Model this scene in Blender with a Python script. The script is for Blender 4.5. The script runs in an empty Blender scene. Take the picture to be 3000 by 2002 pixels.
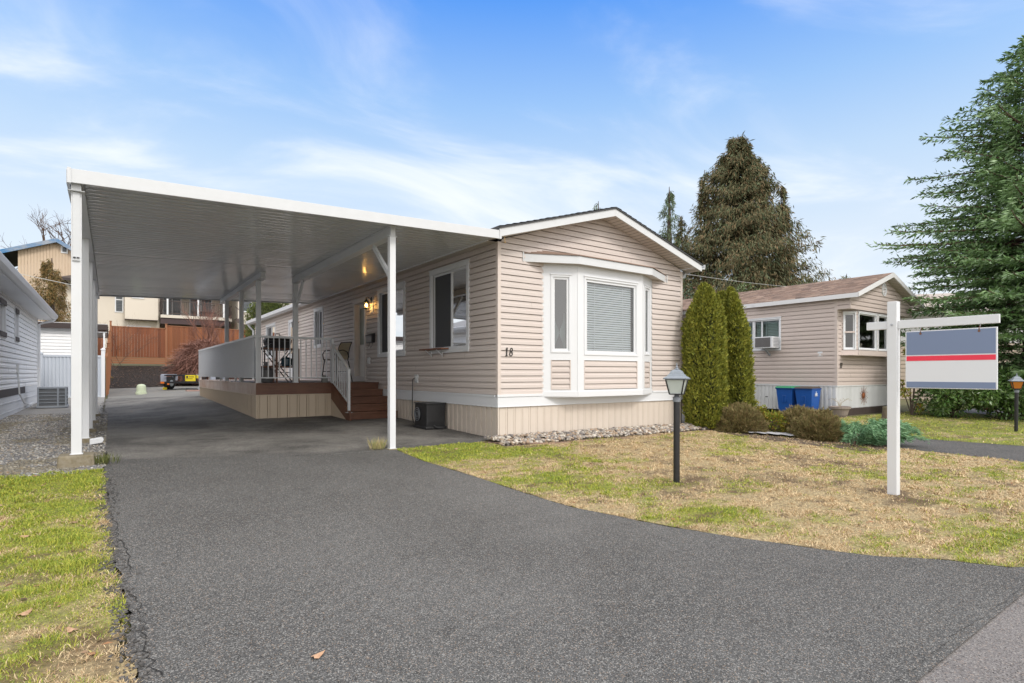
import bpy, bmesh, math, random
import numpy as np
from mathutils import Vector, Matrix, noise as mnoise
R = math.radians
random.seed(7); rng = np.random.default_rng(11)
sc = bpy.context.scene
COL = sc.collection
# ---------------------------------------------------------------- camera
YAW = 35.716
CAM = Vector((-5.2695, -7.7272, 1.1138))
cd = bpy.data.cameras.new('camera'); cam = bpy.data.objects.new('camera', cd); COL.objects.link(cam)
cam.location = CAM; cam.rotation_euler = (R(90), 0, -R(YAW))
cd.sensor_width = 36.0; cd.lens = 1637.0 / 3000 * 36
cd.shift_y = (1096 - 1001) / 3000.0
cd.clip_start = 0.05; cd.clip_end = 2000
sc.camera = cam
sc.view_settings.view_transform = 'Standard'; sc.view_settings.look = 'None'
sc.view_settings.exposure = 0.53; sc.view_settings.gamma = 1.0
# ---------------------------------------------------------------- sun + sky
SUN_EL, SUN_AZ = 42.0, 172.0   # azimuth clockwise from +Y : behind the camera
sd = bpy.data.lights.new('sun', 'SUN'); sun = bpy.data.objects.new('sun', sd); COL.objects.link(sun)
sd.energy = 1.25; sd.angle = R(14); sd.color = (1.0, 0.95, 0.88)
dirv = Vector((math.sin(R(SUN_AZ)) * math.cos(R(SUN_EL)), math.cos(R(SUN_AZ)) * math.cos(R(SUN_EL)), math.sin(R(SUN_EL))))
sun.rotation_euler = dirv.to_track_quat('Z', 'Y').to_euler()
w = bpy.data.worlds.new('World'); sc.world = w; w.use_nodes = True
nt = w.node_tree; nt.nodes.clear(); N = nt.nodes; L = nt.links
def wn(t, **k):
    n = N.new(t)
    for a, b in k.items(): setattr(n, a, b)
    return n
out = wn('ShaderNodeOutputWorld'); bg = wn('ShaderNodeBackground'); bg.inputs[1].default_value = 0.1
sky = wn('ShaderNodeTexSky', sky_type='NISHITA', sun_disc=False)
sky.sun_elevation = R(SUN_EL); sky.sun_rotation = R(SUN_AZ); sky.air_density = 1.0; sky.dust_density = 0.6; sky.ozone_density = 2.0
tc = wn('ShaderNodeTexCoord'); sep = wn('ShaderNodeSeparateXYZ'); L.new(tc.outputs['Generated'], sep.inputs[0])
ramp = wn('ShaderNodeValToRGB'); L.new(sep.outputs['Z'], ramp.inputs[0])
cr = ramp.color_ramp; cr.elements[0].position = 0.0; cr.elements[0].color = (.70, .76, .81, 1)
cr.elements[1].position = 1.0; cr.elements[1].color = (.30, .50, .92, 1)
for p, c in ((.10, (.66, .725, .79)), (.22, (.60, .69, .79)), (.33, (.45, .60, .79)), (.43, (.28, .475, .79)), (.56, (.085, .285, .78)), (.70, (.30, .45, .80))):
    e = cr.elements.new(p); e.color = (*c, 1)
def vmath(op, a, b=None, s=None):
    n = wn('ShaderNodeVectorMath', operation=op); L.new(a, n.inputs[0])
    if b is not None: n.inputs[1].default_value = b
    return n.outputs[0]
def math_(op, a, b):
    n = wn('ShaderNodeMath', operation=op); n.use_clamp = False
    for i, q in enumerate((a, b)):
        if isinstance(q, (int, float)): n.inputs[i].default_value = q
        elif q is not None: L.new(q, n.inputs[i])
    return n.outputs[0]
# clouds live on a plane high above: direction / (z + .12)
zz = math_('ADD', sep.outputs['Z'], 0.10)
cx = math_('DIVIDE', sep.outputs['X'], zz); cy = math_('DIVIDE', sep.outputs['Y'], zz)
comb = wn('ShaderNodeCombineXYZ'); L.new(cx, comb.inputs[0]); L.new(cy, comb.inputs[1])
mp = wn('ShaderNodeMapping'); mp.inputs['Rotation'].default_value = (0, 0, R(58)); mp.inputs['Scale'].default_value = (1.0, 1.6, 1); mp.inputs['Location'].default_value = (0.4, 9.1, 0)
L.new(comb.outputs[0], mp.inputs[0])
n1 = wn('ShaderNodeTexNoise'); n1.inputs['Scale'].default_value = .8; n1.inputs['Detail'].default_value = 8; n1.inputs['Roughness'].default_value = .56; n1.inputs['Distortion'].default_value = .9
n2 = wn('ShaderNodeTexNoise'); n2.inputs['Scale'].default_value = .28; n2.inputs['Detail'].default_value = 2
L.new(mp.outputs[0], n1.inputs[0]); L.new(comb.outputs[0], n2.inputs[0])
cm = math_('ADD', math_('MULTIPLY', n1.outputs[0], .75), math_('MULTIPLY', n2.outputs[0], .5))
mr = wn('ShaderNodeMapRange'); mr.interpolation_type = 'SMOOTHERSTEP'; L.new(cm, mr.inputs[0]); mr.inputs[1].default_value = .52; mr.inputs[2].default_value = .84; mr.inputs[4].default_value = .80
# thicker veil of thin cloud overhead
mr2 = wn('ShaderNodeMapRange'); L.new(sep.outputs['Z'], mr2.inputs[0]); mr2.inputs[1].default_value = .58; mr2.inputs[2].default_value = .85; mr2.inputs[4].default_value = .85

# added fill: unseen sky behind and beside the camera, brightened to lift shaded walls
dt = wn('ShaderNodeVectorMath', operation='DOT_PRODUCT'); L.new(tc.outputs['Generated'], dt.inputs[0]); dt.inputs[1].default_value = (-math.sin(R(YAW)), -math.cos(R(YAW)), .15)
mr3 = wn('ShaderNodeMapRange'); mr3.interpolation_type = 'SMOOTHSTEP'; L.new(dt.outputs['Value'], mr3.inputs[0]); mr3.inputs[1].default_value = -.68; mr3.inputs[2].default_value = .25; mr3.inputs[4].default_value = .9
veil_and_fill = math_('MAXIMUM', mr3.outputs[0], mr2.outputs[0])
def wmix(f, a, b):
    n = wn('ShaderNodeMix', data_type='RGBA')
    if isinstance(f, float): n.inputs[0].default_value = f
    else: L.new(f, n.inputs[0])
    for i, q in ((6, a), (7, b)):
        if isinstance(q, tuple): n.inputs[i].default_value = (*q, 1)
        else: L.new(q, n.inputs[i])
    return n.outputs[2]
sc10 = vmath('SCALE', ramp.outputs[0]); sc10.node.inputs['Scale'].default_value = 9.0
base = wmix(.9, sky.outputs[0], sc10)
fin = wmix(veil_and_fill, wmix(mr.outputs[0], base, (7.3, 7.5, 7.75)), (12.6, 12.3, 12.0))
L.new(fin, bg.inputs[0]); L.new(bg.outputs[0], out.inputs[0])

# ---------------------------------------------------------------- terrain height
PL = [(-40,-.45),(-9,-.27),(-7,-.24),(-5,-.17),(-2,.0),(-.4,.13),(2,.12),(5,.10),(9,.09),(14,.12),(20,.2),(25.5,.45),(34,1.72),(40,2.1),(60,3.5),(90,4)]
PC = [(-40,-.45),(-9,-.27),(-7,-.24),(-5,-.2),(-3.4,-.18),(-1.5,-.08),(0,.01),(1.5,.05),(4,.12),(5.2,.15),(9,.24),(14.3,.35),(20,.42),(25.5,.5),(34,1.72),(40,2.1),(60,3.5),(90,4)]
def gzv(X, Y):
    X = np.asarray(X, float); Y = np.asarray(Y, float)
    zl = np.interp(Y, [a for a, b in PL], [b for a, b in PL]); zc = np.interp(Y, [a for a, b in PC], [b for a, b in PC])
    k = np.clip((-2.8 - X) / 2.5, 0, 1); left = zc * (1 - k) + zl * k
    kk = np.interp(X, [0,5,12,30], [0,-.045,-.10,-.15]); m = np.interp(Y, [-7,-3,5,12,30], [.3,1,1,1,0])
    s = np.where(Y > 0, np.interp(X, [3,6], [1,.25]), 1.0); s = np.where(Y > 24, 1.0, s)
    return np.where(X < -2.8, left, zc * s + kk * m)
def gz(x, y): return float(gzv(x, y))
def vnoise(x, y, seed=0):
    xi = np.floor(x).astype(np.int64); yi = np.floor(y).astype(np.int64); fx = x - xi; fy = y - yi
    fx = fx * fx * (3 - 2 * fx); fy = fy * fy * (3 - 2 * fy)
    def h(a, b):
        n = (a * 374761393 + b * 668265263 + seed * 974634777) & 0xffffffff
        n = ((n ^ (n >> 13)) * 1274126177) & 0xffffffff
        return ((n ^ (n >> 16)) & 0xffff) / 65535.0
    return (h(xi, yi) * (1 - fx) + h(xi + 1, yi) * fx) * (1 - fy) + (h(xi, yi + 1) * (1 - fx) + h(xi + 1, yi + 1) * fx) * fy
def fbm(x, y, seed=0, o=4):
    s = 0; a = .5; t = 0
    for i in range(o):
        s = s + a * vnoise(x * 2 ** i, y * 2 ** i, seed + i); t += a; a *= .55
    return s / t

# ---------------------------------------------------------------- materials
MATS = {}
def mat(name, color, rough=.6, metal=0.0, var=None, bump=None, spec=None, alpha=None, emit=None, island=None, attr=None, coat=None, stain=None):
    """var=(scale, amount[, color2]); bump=(scale, strength, distance)"""
    if name in MATS: return MATS[name]
    m = bpy.data.materials.new(name); m.use_nodes = True; t = m.node_tree; b = t.nodes['Principled BSDF']
    b.inputs['Base Color'].default_value = (*color, 1); b.inputs['Roughness'].default_value = rough; b.inputs['Metallic'].default_value = metal
    if spec is not None: b.inputs['Specular IOR Level'].default_value = spec
    if coat: b.inputs['Coat Weight'].default_value = coat
    co = t.nodes.new('ShaderNodeTexCoord'); src = None
    def mixc(f, a, c2, blend='MIX'):
        n = t.nodes.new('ShaderNodeMix'); n.data_type = 'RGBA'; n.blend_type = blend
        if isinstance(f, float): n.inputs[0].default_value = f
        else: t.links.new(f, n.inputs[0])
        for i, q in ((6, a), (7, c2)):
            if isinstance(q, tuple): n.inputs[i].default_value = (*q, 1)
            else: t.links.new(q, n.inputs[i])
        return n.outputs[2]
    cur = color
    if attr:
        an = t.nodes.new('ShaderNodeAttribute'); an.attribute_name = attr; cur = an.outputs['Color']
    for V in ([var] if var and not isinstance(var, list) else (var or [])):
        nz = t.nodes.new('ShaderNodeTexNoise'); nz.inputs['Scale'].default_value = V[0]; nz.inputs['Detail'].default_value = 6; nz.inputs['Roughness'].default_value = .62
        t.links.new(co.outputs['Object'], nz.inputs[0])
        if len(V) > 3:
            mpn = t.nodes.new('ShaderNodeMapping'); mpn.inputs['Scale'].default_value = V[3]; t.links.new(co.outputs['Object'], mpn.inputs[0]); t.links.new(mpn.outputs[0], nz.inputs[0])
        mrn = t.nodes.new('ShaderNodeMapRange'); t.links.new(nz.outputs[0], mrn.inputs[0]); mrn.inputs[1].default_value = .32; mrn.inputs[2].default_value = .68
        mrn.inputs[3].default_value = 0; mrn.inputs[4].default_value = V[1]
        c2 = V[2] if len(V) > 2 and V[2] else tuple(c * .45 for c in color)
        cur = mixc(mrn.outputs[0], cur, c2)
    if island:
        g = t.nodes.new('ShaderNodeNewGeometry'); rr = t.nodes.new('ShaderNodeValToRGB')
        t.links.new(g.outputs['Random Per Island'], rr.inputs[0]); rr.color_ramp.interpolation = 'LINEAR'
        els = rr.color_ramp.elements
        els[0].color = (*island[0], 1); els[1].color = (*island[-1], 1)
        for i, c in enumerate(island[1:-1]):
            e = els.new((i + 1) / (len(island) - 1)); e.color = (*c, 1)
        cur = mixc(.5 if (var or attr) else 1.0, cur, rr.outputs[0])
    if not isinstance(cur, tuple): t.links.new(cur, b.inputs['Base Color'])
    if bump:
        nb = t.nodes.new('ShaderNodeTexNoise'); nb.inputs['Scale'].default_value = bump[0]; nb.inputs['Detail'].default_value = 5
        t.links.new(co.outputs['Object'], nb.inputs[0])
        bn = t.nodes.new('ShaderNodeBump'); bn.inputs['Strength'].default_value = bump[1]; bn.inputs['Distance'].default_value = bump[2] if len(bump) > 2 else .01
        t.links.new(nb.outputs[0], bn.inputs['Height']); t.links.new(bn.outputs[0], b.inputs['Normal'])
    if emit: b.inputs['Emission Color'].default_value = (*emit[0], 1); b.inputs['Emission Strength'].default_value = emit[1]
    MATS[name] = m; return m
def glass(name, tint=(.9, .95, .95), refl=.55, rough=.02):
    if name in MATS: return MATS[name]
    m = bpy.data.materials.new(name); m.use_nodes = True; t = m.node_tree; t.nodes.clear()
    o = t.nodes.new('ShaderNodeOutputMaterial'); mx = t.nodes.new('ShaderNodeMixShader'); tr = t.nodes.new('ShaderNodeBsdfTransparent'); gl = t.nodes.new('ShaderNodeBsdfGlossy')
    tr.inputs[0].default_value = (*tint, 1); gl.inputs['Roughness'].default_value = rough
    fr = t.nodes.new('ShaderNodeFresnel'); fr.inputs[0].default_value = 1.5
    ad = t.nodes.new('ShaderNodeMath'); ad.operation = 'MULTIPLY_ADD'; t.links.new(fr.outputs[0], ad.inputs[0]); ad.inputs[1].default_value = 1.15; ad.inputs[2].default_value = refl * .12; ad.use_clamp = True
    t.links.new(ad.outputs[0], mx.inputs[0]); t.links.new(tr.outputs[0], mx.inputs[1]); t.links.new(gl.outputs[0], mx.inputs[2]); t.links.new(mx.outputs[0], o.inputs[0])
    MATS[name] = m; return m
def asphalt(name, c1, c2, speck, warm, patch=None, fine=160):
    m = bpy.data.materials.new(name); m.use_nodes = True; t = m.node_tree; b = t.nodes['Principled BSDF']; b.inputs['Roughness'].default_value = .85
    b.inputs['Specular IOR Level'].default_value = .3
    co = t.nodes.new('ShaderNodeTexCoord')
    def no(s, d=4, ro=.6, typ='ShaderNodeTexNoise'):
        n = t.nodes.new(typ); n.inputs['Scale'].default_value = s
        if typ == 'ShaderNodeTexNoise': n.inputs['Detail'].default_value = d; n.inputs['Roughness'].default_value = ro
        t.links.new(co.outputs['Object'], n.inputs[0]); return n
    def rng_(o, a, b_, c=0, d=1):
        n = t.nodes.new('ShaderNodeMapRange'); t.links.new(o, n.inputs[0]); n.inputs[1].default_value = a; n.inputs[2].default_value = b_; n.inputs[3].default_value = c; n.inputs[4].default_value = d; return n.outputs[0]
    def mx(f, a, c):
        n = t.nodes.new('ShaderNodeMix'); n.data_type = 'RGBA'
        t.links.new(f, n.inputs[0])
        for i, q in ((6, a), (7, c)):
            if isinstance(q, tuple): n.inputs[i].default_value = (*q, 1)
            else: t.links.new(q, n.inputs[i])
        return n.outputs[2]
    big = no(.9, 5); cur = mx(rng_(big.outputs[0], .35, .65), c1, c2); cur = mx(rng_(no(.33, 3).outputs[0], .42, .62, 0, .45), cur, tuple(q*1.5 for q in c1)); cur = mx(rng_(no(4.5, 6, .7).outputs[0], .56, .72, 0, .55), cur, tuple(q*.55 for q in c2))
    if patch: # older pale band under the roof, edge roughly along y
        sp = t.nodes.new('ShaderNodeSeparateXYZ'); t.links.new(co.outputs['Object'], sp.inputs[0])
        e = no(.8, 5); s1 = t.nodes.new('ShaderNodeMath'); s1.operation = 'MULTIPLY_ADD'; t.links.new(e.outputs[0], s1.inputs[0]); s1.inputs[1].default_value = 1.3; t.links.new(sp.outputs['Y'], s1.inputs[2])
        old = mx(rng_(no(.45, 6, .7).outputs[0], .42, .60), patch[0], patch[1])
        cur = mx(rng_(s1.outputs[0], patch[2], patch[2] + .35), cur, old)
    vo = t.nodes.new('ShaderNodeTexVoronoi'); vo.inputs['Scale'].default_value = fine; t.links.new(co.outputs['Object'], vo.inputs[0])
    sx = t.nodes.new('ShaderNodeSeparateColor'); t.links.new(vo.outputs['Color'], sx.inputs[0])
    cur = mx(rng_(sx.outputs[0], .66, .94, 0, .72), cur, speck)
    cur = mx(rng_(sx.outputs[1], .93, .97, 0, .5), cur, warm)
    cur = mx(rng_(sx.outputs[2], .60, .95, 0, .8), cur, tuple(q * .18 for q in c1))
    t.links.new(cur, b.inputs['Base Color'])
    bn = t.nodes.new('ShaderNodeBump'); bn.inputs['Strength'].default_value = .7; bn.inputs['Distance'].default_value = .004
    t.links.new(vo.outputs['Distance'], bn.inputs['Height']); t.links.new(bn.outputs[0], b.inputs['Normal'])
    return m
M_ASPH = asphalt('asphalt', (.102,.101,.099), (.072,.071,.070), (.36,.35,.33), (.40,.28,.19), ((.062,.060,.058), (.24,.23,.212), .62), 200)
M_ROAD = asphalt('road_asphalt', (.20,.185,.18), (.17,.158,.155), (.33,.31,.29), (.36,.26,.20), None, 170)
M_WHITE = mat('white_trim', (.70,.715,.74), .45, var=(3, .12, (.66,.67,.68)))
M_WPOST = mat('white_paint', (.69,.705,.73), .5, var=[(4, .22, (.60,.59,.55)), (1.5, .25, (.70,.71,.71), (9, 9, .8))], bump=(40, .15, .003))
M_ALU = mat('aluminium_white', (.63,.645,.665), .4, var=[(6, .25, (.52,.53,.54)), (2.5, .35, (.58,.59,.59), (1, 1, 8))])
M_ALUG = mat('aluminium_grey', (.60,.615,.63), .4)
M_PAN = mat('roof_pan', (.68,.70,.72), .17, metal=.22, var=(2.2, .25, (.52,.53,.54)))
M_SIDE = mat('beige_vinyl', (.60,.53,.495), .55, var=[(1.1, .30, (.50,.43,.375), (.5, .5, 1.5)), (14, .2, (.64,.58,.54), (1, 1, 6))])
M_SKIRT = mat('beige_skirting', (.64,.565,.49), .55, var=[(3, .2, (.52,.45,.38)), (6, .25, (.56,.48,.40), (1.4, 1.4, .15))])
M_DSKIRT = mat('tan_skirting', (.58,.48,.365), .6, var=(3, .18, (.48,.39,.29)))
M_WSIDE = mat('white_vinyl', (.87,.87,.87), .55, var=(2.5, .2, (.70,.71,.73)))
M_SHING = mat('brown_shingle', (.15,.085,.06), .9, island=[(.15,.105,.085), (.31,.215,.17), (.22,.155,.125), (.38,.28,.22)], bump=(60, .5, .01))
M_SHDK = mat('dark_shingle', (.035,.033,.035), .9, island=[(.02,.02,.02), (.06,.055,.055), (.04,.037,.037)], bump=(60, .5, .01))
M_WOODD = mat('red_stained_wood', (.15,.062,.034), .5, var=[(9, .7, (.06,.024,.014), (.5, 6, 6)), (3, .5, (.20,.09,.05))], bump=(30, .25, .004))
M_RIM = mat('weathered_wood', (.44,.28,.19), .7, var=[(1.2, 1.0, (.72,.66,.60), (1, .5, 1)), (9, .5, (.26,.13,.08), (3, 3, .6))], bump=(30, .3, .004))
M_DECK = mat('deck_boards', (.30,.24,.20), .7, var=(8, .5, (.19,.14,.11), (1, 6, 1)))
M_FENCE = mat('cedar_fence', (.24,.075,.027), .75, island=[(.11,.035,.016), (.27,.085,.032), (.17,.052,.022), (.34,.125,.05)], var=(6, .7, (.08,.028,.015), (3, 3, .35)), bump=(20, .4, .01))
M_FENCE2 = mat('cedar_fence_new', (.32,.14,.07), .75, var=(6, .5, (.30,.13,.06), (3, 3, .4)))
M_BLACK = mat('black_paint', (.014,.014,.016), .38, var=(20, .25, (.05,.05,.055)))
M_BLK = mat('black_plastic', (.02,.02,.022), .45, var=(5, .3, (.05,.05,.05)))
M_BROWN = mat('dark_brown_trim', (.035,.022,.02), .5)
M_CONC = mat('concrete', (.26,.22,.15), .9, var=[(6, .8, (.12,.095,.045)), (25, .35, (.38,.35,.30))], bump=(30, .6, .01))
M_GREY = mat('grey_metal', (.33,.35,.38), .5, metal=.3)
M_GALV = mat('galvanised_metal', (.45,.47,.5), .35, metal=.7)
M_DARKIN = mat('dark_interior', (.035,.034,.034), .9)
M_ROOM = mat('room_interior', (.10,.09,.08), .9)
M_BLIND = mat('blind_white', (.86,.87,.90), .5)
M_BLINDG = mat('blind_green', (.12,.19,.05), .7)
M_CURT = mat('curtain', (.62,.62,.66), .8, var=(14, .4, (.35,.36,.38), (6, 6, .5)))
M_SCREEN = mat('insect_screen', (.075,.078,.085), .9)
M_GLASS = glass('window_glass')
M_GLASSG = glass('window_glass_green', (.45,.55,.52), 1.2)
M_BARK = mat('bark', (.09,.065,.05), .9, var=(8, .6, (.04,.03,.025), (2, 2, .5)), bump=(15, .8, .02))
M_TWIG = mat('twig', (.12,.075,.055), .9)
M_TWIGR = mat('red_twig', (.20,.095,.07), .85, island=[(.13,.06,.045), (.27,.13,.095), (.19,.10,.08)])
M_NUM = mat('numeral_black', (.008,.008,.009), .4)

# ---------------------------------------------------------------- mesh helpers
class MB:
    def __init__(s): s.v = []; s.f = []; s.M = None
    def add(s, vs, fs):
        n = len(s.v)
        if s.M is not None: vs = [tuple(s.M @ Vector(p)) for p in vs]
        s.v.extend(tuple(p) for p in vs); s.f.extend(tuple(i + n for i in f) for f in fs); return s
    def box(s, x0, x1, y0, y1, z0, z1):
        return s.add([(x0,y0,z0),(x1,y0,z0),(x1,y1,z0),(x0,y1,z0),(x0,y0,z1),(x1,y0,z1),(x1,y1,z1),(x0,y1,z1)],
                     [(3,2,1,0),(4,5,6,7),(0,1,5,4),(1,2,6,5),(2,3,7,6),(3,0,4,7)])
    def hexa(s, b, t):   # bottom 4 pts, top 4 pts (ccw)
        return s.add(list(b) + list(t), [(3,2,1,0),(4,5,6,7),(0,1,5,4),(1,2,6,5),(2,3,7,6),(3,0,4,7)])
    def bar(s, p, q, w, h=None, up=(0,0,1)):
        h = h or w; p = Vector(p); q = Vector(q); d = (q - p).normalized(); u = Vector(up)
        if abs(d.dot(u)) > .98: u = Vector((0, 1, 0))
        a = d.cross(u).normalized() * w / 2; b = a.cross(d).normalized() * h / 2
        return s.hexa([p-a-b, p+a-b, p+a+b, p-a+b], [q-a-b, q+a-b, q+a+b, q-a+b])
    def tube(s, pts, r, n=8, cap=True):
        pts = [Vector(p) for p in pts]; rr = r if isinstance(r, (list, tuple)) else [r] * len(pts); vs = []; fs = []
        prev = None
        for i, p in enumerate(pts):
            d = (pts[min(i+1, len(pts)-1)] - pts[max(i-1, 0)]).normalized()
            if prev is None:
                a = d.orthogonal().normalized()
            else:
                a = (prev - d * prev.dot(d))
                a = a.normalized() if a.length > 1e-6 else d.orthogonal().normalized()
            prev = a; b = d.cross(a)
            for k in range(n):
                t = 2 * math.pi * k / n; vs.append(p + (a * math.cos(t) + b * math.sin(t)) * rr[i])
        for i in range(len(pts) - 1):
            for k in range(n): fs.append((i*n+k, i*n+(k+1)%n, (i+1)*n+(k+1)%n, (i+1)*n+k))
        if cap: fs.append(tuple(range(n-1, -1, -1))); fs.append(tuple((len(pts)-1)*n + k for k in range(n)))
        return s.add(vs, fs)
    def lathe(s, prof, n=16, c=(0,0,0), sq=False):
        vs = []; fs = []
        for r, z in prof:
            for k in range(n):
                t = 2 * math.pi * (k + (.5 if sq else 0)) / n; vs.append((c[0] + r*math.cos(t), c[1] + r*math.sin(t), c[2] + z))
        for i in range(len(prof) - 1):
            for k in range(n): fs.append((i*n+k, i*n+(k+1)%n, (i+1)*n+(k+1)%n, (i+1)*n+k))
        fs.append(tuple(range(n-1, -1, -1))); fs.append(tuple((len(prof)-1)*n + k for k in range(n)))
        return s.add(vs, fs)
    def prism(s, poly, d0, d1, ax='z'):
        n = len(poly)
        def P(p, d): return {'z': (p[0], p[1], d), 'y': (p[0], d, p[1]), 'x': (d, p[0], p[1])}[ax]
        vs = [P(p, d0) for p in poly] + [P(p, d1) for p in poly]
        return s.add(vs, [tuple(range(n-1, -1, -1)), tuple(range(n, 2*n))] + [(i, (i+1)%n, n+(i+1)%n, n+i) for i in range(n)])
    def quad(s, *p): return s.add(p, [tuple(range(len(p)))])
def obj(name, mb, m, parent=None, label=None, smooth=False, bevel=0, loc=None, rot=None):
    me = bpy.data.meshes.new(name); me.from_pydata(mb.v, [], mb.f); me.update()
    bm = bmesh.new(); bm.from_mesh(me); bmesh.ops.recalc_face_normals(bm, faces=bm.faces[:]) if len(bm.faces) < 60000 else None; bm.to_mesh(me); bm.free()
    o = bpy.data.objects.new(name, me); COL.objects.link(o)
    for q in (m if isinstance(m, list) else [m]): me.materials.append(q)
    if parent: o.parent = parent
    if label: o['label'] = label
    if loc: o.location = loc
    if rot: o.rotation_euler = rot
    if smooth:
        for p in me.polygons: p.use_smooth = True
    if bevel:
        b = o.modifiers.new('bevel', 'BEVEL'); b.width = bevel; b.segments = 2; b.limit_method = 'ANGLE'; b.harden_normals = False
    return o
def tag(o, label=None, cat=None, group=None, kind=None):
    if label: o['label'] = label
    if cat: o['category'] = cat
    if group: o['group'] = group
    if kind: o['kind'] = kind
    return o
def thing(name, label, cat, loc=(0,0,0), rz=0, group=None):
    o = bpy.data.objects.new(name, None); COL.objects.link(o); o.empty_display_size = .2
    o.location = loc; o.rotation_euler = (0, 0, rz); return tag(o, label, cat, group)
def dup(o, loc=None, rz=None, label=None, parent=None):
    c = o.copy(); COL.objects.link(c)
    if parent: c.parent = parent
    if loc is not None: c.location = loc
    if rz is not None: c.rotation_euler = (0, 0, rz)
    if label: c['label'] = label
    for ch in list(o.children): dup(ch, parent=c)
    return c
def frame(o, u, n):  # matrix: (u, outward, z)
    u = Vector(u).normalized(); n = Vector(n).normalized()
    return Matrix(((u.x, n.x, 0, o[0]), (u.y, n.y, 0, o[1]), (0, 0, 1, o[2]), (0, 0, 0, 1)))

def siding(mb, u0, u1, z0, z1, e=.107, holes=(), lim=None, off=.0):
    """rows of dutch-lap boards; local frame u, d(outward), z. lim(z)->(umin,umax)"""
    nd = .0135; prof = [(0, -.028), (0, .018), (.50*e, .015), (.60*e, .007), (e - nd, .006), (e - nd + .0005, -.028)]
    k = 0
    while z0 + k*e < z1 - 1e-4:
        zb = z0 + k*e; pts = [(min(zb + a, z1), d + off) for a, d in prof]
        pts.append((min(zb + e, z1), off - .028)); k += 1
        jt = None
        if u1 - u0 > 2.5:
            jr_ = random.Random(int(k*31 + u1*10)); j_ = u0 + jr_.uniform(.6, 3.4); jt = [u0 - 1]
            while j_ < u1 - .4: jt.append(j_); j_ += 3.66
            jt.append(u1 + 1)
        full = [pts[0]]
        for a, b in zip(pts, pts[1:]):
            if b[0] - a[0] > 1e-5:
                cuts = sorted({h for H in holes for h in (H[2], H[3]) if a[0] + 1e-5 < h < b[0] - 1e-5})
                for c in cuts: full.append((c, a[1] + (b[1]-a[1]) * (c-a[0]) / (b[0]-a[0])))
            full.append(b)
        for a, b in zip(full, full[1:]):
            if a == b: continue
            zm = (a[0] + b[0]) / 2
            la = lim(a[0]) if lim else (u0, u1); lb = lim(b[0]) if lim else (u0, u1)
            ivs = [(u0, u1)]
            for H in holes:
                if H[2] - 1e-6 <= zm <= H[3] + 1e-6:
                    nv = []
                    for p, q in ivs:
                        if H[1] <= p or H[0] >= q: nv.append((p, q)); continue
                        if H[0] > p: nv.append((p, H[0]))
                        if H[1] < q: nv.append((H[1], q))
                    ivs = nv
            if jt: ivs = [(max(p, c0), min(q, c1)) for p, q in ivs for c0, c1 in zip(jt, jt[1:]) if min(q, c1) - max(p, c0) > 1e-4]
            for p, q in ivs:
                jo = .0022*((k + sum(1 for c in jt if c <= p + 1e-6)) % 2) if jt else 0
                pa, qa, pb, qb = max(p, la[0]), min(q, la[1]), max(p, lb[0]), min(q, lb[1])
                if qa - pa < 1e-4 and qb - pb < 1e-4: continue
                qa = max(qa, pa); qb = max(qb, pb)
                mb.add([(pa, a[1] + jo, a[0]), (qa, a[1] + jo, a[0]), (qb, b[1] + jo, b[0]), (pb, b[1] + jo, b[0])], [(0, 1, 2, 3)])
    return mb
def ribs(mb, u0, u1, zb, z1, pitch=.165, style=0, groove=.006):
    """vertical board skirting; zb(u) bottom"""
    u = u0
    while u < u1 - 1e-4:
        a = u; b = min(u + pitch, u1)
        if style == 0: pr = [(0, -.016), (.009, -.016), (.010, 0), (pitch*.8, .0), (pitch*.82, .006), (pitch - .001, .006), (pitch, -.016)]
        elif style == 1: pr = [(0, -.024), (.014, -.024), (.015, .014), (.05, .014), (.051, -.020), (.062, -.020), (.063, 0), (pitch - .001, 0), (pitch, -.024)]
        else: pr = [(0, -.014), (pitch*.16, .014), (pitch*.55, .014), (pitch*.70, -.004), (pitch*.9, -.004), (pitch, -.014)]
        for (p, d), (q, e) in zip(pr, pr[1:]):
            P, Q = min(a + p, b), min(a + q, b)
            if Q - P < 1e-6 and abs(d - e) < 1e-6: continue
            mb.add([(P, d, zb(P)), (Q, e, zb(Q)), (Q, e, z1), (P, d, z1)], [(0, 1, 2, 3)])
        u += pitch
    return mb
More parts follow.
